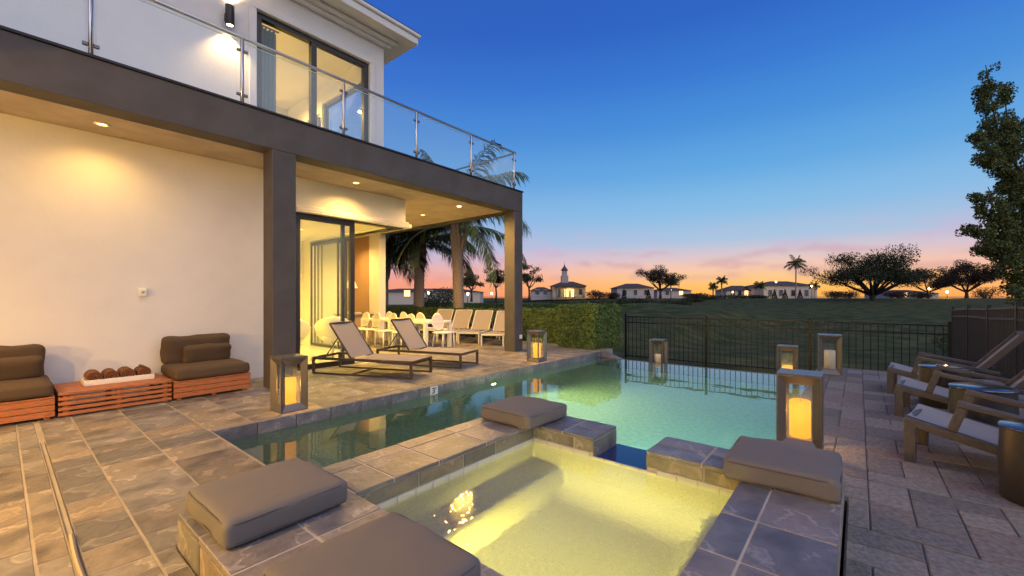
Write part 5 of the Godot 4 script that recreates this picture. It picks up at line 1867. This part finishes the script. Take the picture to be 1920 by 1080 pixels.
# ---------------------------------------------------------------- the far side of the lawn
func far_house(called: String, label: String, px0: float, px1: float, depth: float, eave_py: float, ridge_py: float, foot_py: float, wall: Material, roof: Material, wins: Array, lit: Array, category := "house") -> Node3D:
	# the front wall stands across the view between two pixel columns; wins: [u, width m, height m, sill m]
	var a := at(px0, depth)
	var b := at(px1, depth)
	var y0 := high(foot_py, depth)
	var eave := high(eave_py, depth) - y0
	var ridge := high(ridge_py, depth) - y0
	var c := (a + b) / 2
	c.y = y0
	var t := thing(called, label, category, c, 0.0, "houses across the lawn")
	var x := (b - a).normalized()
	t.basis = Basis(x, Vector3.UP, x.cross(Vector3.UP))
	var W := (b - a).length()
	var D := minf(W * 0.7, 12.0)
	part(t, "wall", cbox(Vector3(W, eave + 2.0, D), 0.02), wall, xf(Vector3(0, (eave - 2.0) / 2, -D / 2)))
	var st := new_st()
	var o := 0.5
	var A := Vector3(-W / 2 - o, eave, o)
	var B := Vector3(W / 2 + o, eave, o)
	var C := Vector3(W / 2 + o, eave, -D - o)
	var E := Vector3(-W / 2 - o, eave, -D - o)
	var k := minf(W * 0.5, D * 0.5) * 0.95
	var R0 := Vector3(-W / 2 + k, ridge, -D / 2)
	var R1 := Vector3(W / 2 - k, ridge, -D / 2)
	var ctr := Vector3(0, eave * 0.5, -D / 2)
	quad_out(st, [A, B, R1, R0], ctr)
	quad_out(st, [E, C, R1, R0], ctr)
	tri_out(st, A, E, R0, ctr)
	tri_out(st, B, C, R1, ctr)
	quad_out(st, [A, B, C, E], Vector3(0, 99, 0))
	st.generate_normals()
	part(t, "roof", st.commit(), roof)
	for i in wins.size():
		var w: Array = wins[i]
		var f := part(t, "window", cbox(Vector3(w[1] + 0.2, w[2] + 0.2, 0.12), 0.02), mat("far_frame", lin(0.5, 0.46, 0.4), 0.6), xf(Vector3((w[0] - 0.5) * W, w[3] + w[2] / 2, 0.03)))
		var gm: Material = glow("lit_window", lin(1.0, 0.55, 0.16), 1.6) if i in lit else mat("far_glass", lin(0.03, 0.035, 0.045), 0.1)
		part(f, "pane", cbox(Vector3(w[1], w[2], 0.04), 0.01), gm, xf(Vector3(0, 0, 0.07)))
	return t

func street_lamp(label: String, px: float, py: float, depth: float, foot_py: float, energy: float, bright: float) -> void:
	var p := at(px, depth, high(foot_py, depth))
	var h := maxf(high(py, depth) - p.y, 1.0)
	var t := thing("street_lamp", label, "street lamp", p, 0.0, "street lamps across the lawn")
	part(t, "post", tube([Vector3(0, -0.5, 0), Vector3(0, h, 0)], [0.07, 0.05], 8), mat("lamp_post", lin(0.04, 0.04, 0.04), 0.6, 0.4))
	part(t, "lamp_globe", lathe([[0.0, h], [0.12, h + 0.02], [0.2, h + 0.2], [0.12, h + 0.38], [0.0, h + 0.4]], 12), glow("street_glow_%.0f" % bright, lin(1.0, 0.56, 0.18), bright))
	var l := OmniLight3D.new()
	l.name = "light"
	l.light_color = lin(1.0, 0.56, 0.18)
	l.light_energy = energy
	l.light_size = 0.15
	l.omni_range = 40.0
	l.omni_attenuation = 2.0
	l.shadow_enabled = true
	l.position = Vector3(0, h + 0.2, 0)
	t.add_child(l)

func distance_() -> void:
	var cream := mat("far_cream", lin(0.50, 0.43, 0.36), 0.85)
	var grey := mat("far_grey", lin(0.40, 0.37, 0.36), 0.85)
	var roof := mat("far_roof", lin(0.07, 0.05, 0.045), 0.85)
	# road along the bank
	var rd := setting("road")
	var road := new_st()
	var up := 1.62
	for k in 40:
		var pa := at(600 + k * 40, 112.0 + k * 0.0, up)
		var pb := at(640 + k * 40, 112.0, up)
		var pc := at(640 + k * 40, 119.0, up + 0.1)
		var pd := at(600 + k * 40, 119.0, up + 0.1)
		quad_out(road, [pa, pb, pc, pd], pa + Vector3(0, -50, 0))
	road.generate_normals()
	part(rd, "carriageway", road.commit(), mat("asphalt", lin(0.05, 0.05, 0.05), 0.9))
	# clubhouse with cupola
	var club := far_house("clubhouse", "cream clubhouse with lit porch and tall cupola across the lawn", 1036, 1098, 120.0, 536, 527, 558.5, mat("far_warm", lin(0.55, 0.44, 0.26), 0.8), roof, [[0.18, 1.1, 2.3, 0.2], [0.42, 1.1, 2.3, 0.2], [0.62, 1.1, 2.3, 0.2], [0.85, 1.0, 1.4, 1.0]], [1, 2], "clubhouse")
	var H := high(527, 120.0) - club.position.y
	var wt := mat("cupola_white", lin(0.34, 0.30, 0.28), 0.7)
	part(club, "cupola_base", cbox(Vector3(2.0, 2.2, 2.0), 0.05), wt, xf(Vector3(-0.9, H + 0.6, -3.2)))
	part(club, "cupola_belfry", cbox(Vector3(1.4, 1.5, 1.4), 0.05), wt, xf(Vector3(-0.9, H + 2.45, -3.2)))
	part(club, "cupola_roof", lathe([[1.15, H + 3.2], [0.75, H + 3.75], [0.30, H + 4.3], [0.08, H + 4.9], [0.0, H + 5.9]], 8), roof, xf(Vector3(-0.9, 0, -3.2)))
	for sx in [-0.45, -0.15, 0.15, 0.45]:
		part(club, "porch_column", tube([Vector3(sx * 8.0, 0.0, 2.2), Vector3(sx * 8.0, 2.9, 2.2)], [0.16, 0.14], 10), wt)
	part(club, "porch_roof", cbox(Vector3(8.6, 0.35, 2.6), 0.05), roof, xf(Vector3(0, 3.1, 1.6)))
	var pl := OmniLight3D.new()
	pl.name = "porch_light"
	pl.light_color = lin(1.0, 0.62, 0.22)
	pl.light_energy = 2.6
	pl.light_size = 0.2
	pl.omni_range = 20.0
	pl.omni_attenuation = 2.0
	pl.shadow_enabled = true
	pl.position = Vector3(0, 2.4, 1.5)
	club.add_child(pl)
	part(club, "porch_lamp", lathe([[0.0, 2.28], [0.12, 2.34], [0.12, 2.46], [0.0, 2.52]], 12), glow("street_glow_8", lin(1.0, 0.56, 0.18), 8.0), xf(Vector3(0, 0, 1.5)))
	far_house("house", "low wing of grey houses beside the clubhouse", 996, 1034, 123.0, 545, 538, 558.5, grey, roof, [[0.3, 1.2, 1.3, 1.0], [0.7, 1.2, 1.3, 1.0]], [])
	far_house("house", "grey hip roofed house beside the open roadside tree", 1157, 1226, 125.0, 540, 531, 559.5, grey, roof, [[0.2, 1.3, 1.5, 1.0], [0.5, 1.0, 1.5, 1.0], [0.8, 1.3, 1.5, 1.0]], [])
	far_house("house", "small grey house behind the leafy roadside tree", 1232, 1296, 132.0, 545, 539, 559.0, grey, roof, [[0.3, 1.2, 1.2, 1.0], [0.7, 1.2, 1.2, 1.0]], [1])
	far_house("house", "long cream house behind the two small palms", 1362, 1424, 132.0, 545, 535, 559.0, cream, roof, [[0.2, 1.1, 1.6, 0.8], [0.4, 1.1, 1.6, 0.8], [0.6, 1.1, 1.6, 0.8], [0.8, 1.1, 1.6, 0.8]], [2])
	far_house("house", "cream hip roofed house behind the single tall palm", 1432, 1532, 125.0, 536, 526, 560.0, cream, roof, [[0.12, 1.2, 1.8, 0.8], [0.32, 1.2, 1.8, 0.8], [0.55, 1.2, 1.8, 0.8], [0.8, 1.2, 1.8, 0.8]], [])
	far_house("house", "pale house half hidden beyond the spreading oak", 1672, 1760, 140.0, 550, 543, 561.0, cream, roof, [[0.3, 1.4, 1.4, 0.8], [0.7, 1.4, 1.4, 0.8]], [0])
	far_house("house", "long pale house beyond the palms and the street lights", 690, 900, 100.0, 547, 540, 562.0, cream, roof, [[0.15, 1.4, 1.4, 0.8], [0.35, 1.4, 1.4, 0.8], [0.55, 1.4, 1.4, 0.8], [0.8, 1.4, 1.4, 0.8]], [1])
	# trees
	var brown := [Color(0.045, 0.03, 0.018), Color(0.05, 0.038, 0.02), Color(0.035, 0.03, 0.016)]
	var p := at(1636, 70.0)
	p.y = high(574, 70.0)
	broad_tree("oak_tree", "broad spreading oak standing alone on the lawn", p, 8.6, 15.0, 2.0, 0.44, 0.14, 26000, 41, "", [], 0.6, 11)
	p = at(1238, 108.0)
	p.y = high(558, 108.0)
	broad_tree("oak_tree", "open roadside tree in front of the grey hip roofed house", p, 8.0, 10.5, 2.0, 0.28, 0.17, 8000, 42, "", brown, 0.6, 7)
	p = at(1812, 95.0)
	p.y = high(560, 95.0)
	broad_tree("oak_tree", "dark rounded tree behind the bright street lamp", p, 8.0, 12.0, 1.6, 0.3, 0.18, 14000, 43, "", brown, 0.7, 8)
	p = at(1740, 118.0)
	p.y = high(558, 118.0)
	broad_tree("oak_tree", "feathery tree standing beyond the oak's outer branches", p, 7.5, 12.0, 1.6, 0.25, 0.18, 9000, 44, "", brown, 0.6, 7)
	p = at(930, 52.0)
	p.y = high(562, 52.0)
	broad_tree("oak_tree", "small open tree seen between the palm and the corner column", p, 3.9, 3.4, 1.6, 0.10, 0.10, 3000, 45, "", [], 0.6, 6)
	p = at(992, 56.0)
	p.y = high(562, 56.0)
	broad_tree("oak_tree", "small open tree just beyond the corner column", p, 4.6, 4.4, 1.7, 0.12, 0.11, 3000, 46, "", [], 0.6, 6)
	p = at(884, 60.0)
	p.y = high(562, 60.0)
	broad_tree("oak_tree", "rounded tree behind the queen palm trunk", p, 3.9, 4.0, 1.5, 0.12, 0.12, 3000, 47, "", [], 0.6, 6)
	# far palms
	palm("tall thin palm standing before the cream house", at(1492, 100.0, high(560, 100.0)), 8.3, 14, 2.4, 0.13, 51, 1.05, 0.7, "palms across the lawn", 0.8)
	palm("small palm before the long cream house, the taller of two", at(1353, 112.0, high(559, 112.0)), 4.7, 14, 1.5, 0.16, 52, 1.05, 0.5, "palms across the lawn", 0.7)
	palm("small palm before the long cream house, the shorter of two", at(1337, 116.0, high(559, 116.0)), 3.2, 14, 1.4, 0.16, 53, 1.05, 0.5, "palms across the lawn", 0.7)
	palm("bushy palm beside the leafy roadside tree", at(1258, 107.0, high(559, 107.0)), 4.4, 14, 2.3, 0.15, 54, 1.05, 0.6, "palms across the lawn", 0.8)
	palm("palm between the long cream house and the hip roofed house", at(1424, 116.0, high(559, 116.0)), 3.4, 14, 1.7, 0.15, 55, 1.05, 0.5, "palms across the lawn", 0.7)
	palm("short palm at the end of the cream hip roofed house", at(1527, 112.0, high(559, 112.0)), 3.2, 12, 1.4, 0.14, 56, 1.05, 0.5, "palms across the lawn", 0.7)
	# clipped cone shrubs before the houses
	var cones := [[1170, "cone shrub by the grey house corner"], [1216, "taller cone shrub by the grey house"], [1452, "cone shrub near the tall palm"], [1472, "cone shrub before the cream wall"], [1500, "cone shrub beside the tall palm trunk"]]
	for c in cones:
		var q := at(c[0], 116.0, high(560, 116.0))
		cone_shrub(c[1], q, 2.6, 0.75, int(c[0]))
	# shrubs on the bank and mound
	var bl := [[1150, 60, 574, 5.0, 1.6], [1180, 56, 580, 4.0, 1.7], [1205, 52, 586, 3.6, 1.5], [1235, 62, 574, 5.0, 1.6], [1262, 74, 568, 5.0, 1.4], [1300, 84, 566, 5.0, 1.3], [1340, 92, 564, 5.5, 1.3], [1385, 98, 564, 5.5, 1.3], [1425, 100, 564, 5.0, 1.2], [1120, 70, 570, 5.0, 1.4], [1040, 66, 572, 7.0, 1.4], [1085, 64, 573, 6.0, 1.3]]
	for i in bl.size():
		var b: Array = bl[i]
		var q := at(b[0], b[1])
		q.y = ground_y(q.x, q.z) - 0.1
		bush("dark shrub on the grassy bank that borders the lawn", q, Vector3(b[3], b[4], b[3] * 0.7), 0.13, 1500, 600 + i, "dark shrubs along the bank")
	# reddish roadside shrubs in front of the houses
	for i in 9:
		var px: float = [1118, 1142, 1290, 1312, 1560, 1590, 1690, 1720, 1850][i]
		var q := at(px, 112.0 + i % 3 * 4.0, high(559.5, 114.0) - 0.2)
		bush(["russet shrub between the clubhouse and the grey house", "russet shrub at the corner of the grey hip roofed house", "russet shrub beside the small grey house", "russet shrub short of the two small palms", "russet shrub at the oak's outer branches beyond the short palm", "tall russet shrub under the oak's outer branches", "russet shrub before the pale house beyond the oak", "low russet shrub before the pale house beyond the oak", "tall russet shrub behind the bright street lamp"][i], q, Vector3(6.0, [2.6, 2.2, 1.8, 2.0, 2.6, 3.0, 2.6, 2.4, 4.5][i], 3.0), 0.17, 1500, 700 + i, "russet roadside shrubs", [Color(0.07, 0.03, 0.018), Color(0.05, 0.03, 0.018), Color(0.04, 0.03, 0.016)])
	# dark hedge belt beyond the garden hedge and clipped row further out
	hedge("hedge_belt", "dark hedge belt beyond the palms, in front of the far houses", -44.0, -15.0, 0.75, -36.0, -34.5, 160.0, 24, -0.4, 0.09)
	bush("dark red flowering bush between the palm trunks", at(948, 30.0, -0.1), Vector3(3.0, 1.0, 2.0), 0.06, 2500, 801, "", [Color(0.14, 0.012, 0.02), Color(0.05, 0.02, 0.016), Color(0.03, 0.03, 0.014)])
	bush("dark red flowering bush beside the white pier", at(745, 30.0, -0.1), Vector3(3.0, 1.0, 2.0), 0.06, 2500, 802, "", [Color(0.12, 0.012, 0.02), Color(0.05, 0.02, 0.016), Color(0.03, 0.03, 0.014)])
	bush("rounded dark shrub beyond the palm trunk", at(815, 40.0, 0.0), Vector3(4.5, 2.6, 3.0), 0.09, 3000, 803, "")
	# lamps
	street_lamp("bright street lamp glaring at the edge of the lawn by the dark tree", 1776, 549, 80.0, 562, 14.0, 14.0)
	street_lamp("street lamp between the oak and the feathery tree", 1742, 543, 105.0, 559, 6.0, 14.0)
	street_lamp("street lamp in front of the small grey house", 1258, 545, 118.0, 559, 8.0, 14.0)
	street_lamp("street lamp before the long cream house", 1374, 549, 118.0, 559, 8.0, 14.0)
	street_lamp("street lamp beside the cream hip roofed house", 1455, 530, 118.0, 559, 5.0, 18.0)
	street_lamp("street lamp at the short palm", 1522, 538, 110.0, 559, 4.0, 18.0)
	street_lamp("street lamp seen between the palm trunks", 803, 552, 70.0, 563, 6.0, 16.0)
	street_lamp("street lamp seen past the queen palm towards the column", 922, 556, 75.0, 563, 6.0, 16.0)
	street_lamp("low street lamp behind the queen palm trunk", 877, 553, 80.0, 563, 4.0, 40.0)

func cone_shrub(label: String, p: Vector3, h: float, r: float, seed_: int) -> void:
	var t := thing("cone_shrub", label, "shrub", p, 0.0, "clipped cone shrubs before the far houses")
	var g := RandomNumberGenerator.new()
	g.seed = seed_
	var pts := PackedVector3Array()
	for i in 1500:
		var u := g.randf()
		var a := g.randf() * TAU
		var rr := r * (1.0 - u) * sqrt(g.randf_range(0.5, 1.0)) + 0.05
		pts.append(Vector3(cos(a) * rr, u * h, sin(a) * rr))
	part(t, "foliage", leaves(pts, 0.10, [Color(0.03, 0.045, 0.02), Color(0.025, 0.035, 0.018)], seed_, 0.9), leaf_mat("tree_leaf", 0.7, 0.15))
	part(t, "stem", tube([Vector3(0, -0.3, 0), Vector3(0, h * 0.8, 0)], [0.1, 0.03], 6), mats["bark_dark"])

# ----------------------------------------------------------------
func _ready() -> void:
	rng.seed = 7
	environment()
	terrain()
	decks()
	pool()
	house()
	spa()
	cushions()
	lanterns()
	loungers()
	dining()
	lounge_chairs()
	sofas()
	interior()
	plants()
	distance_()
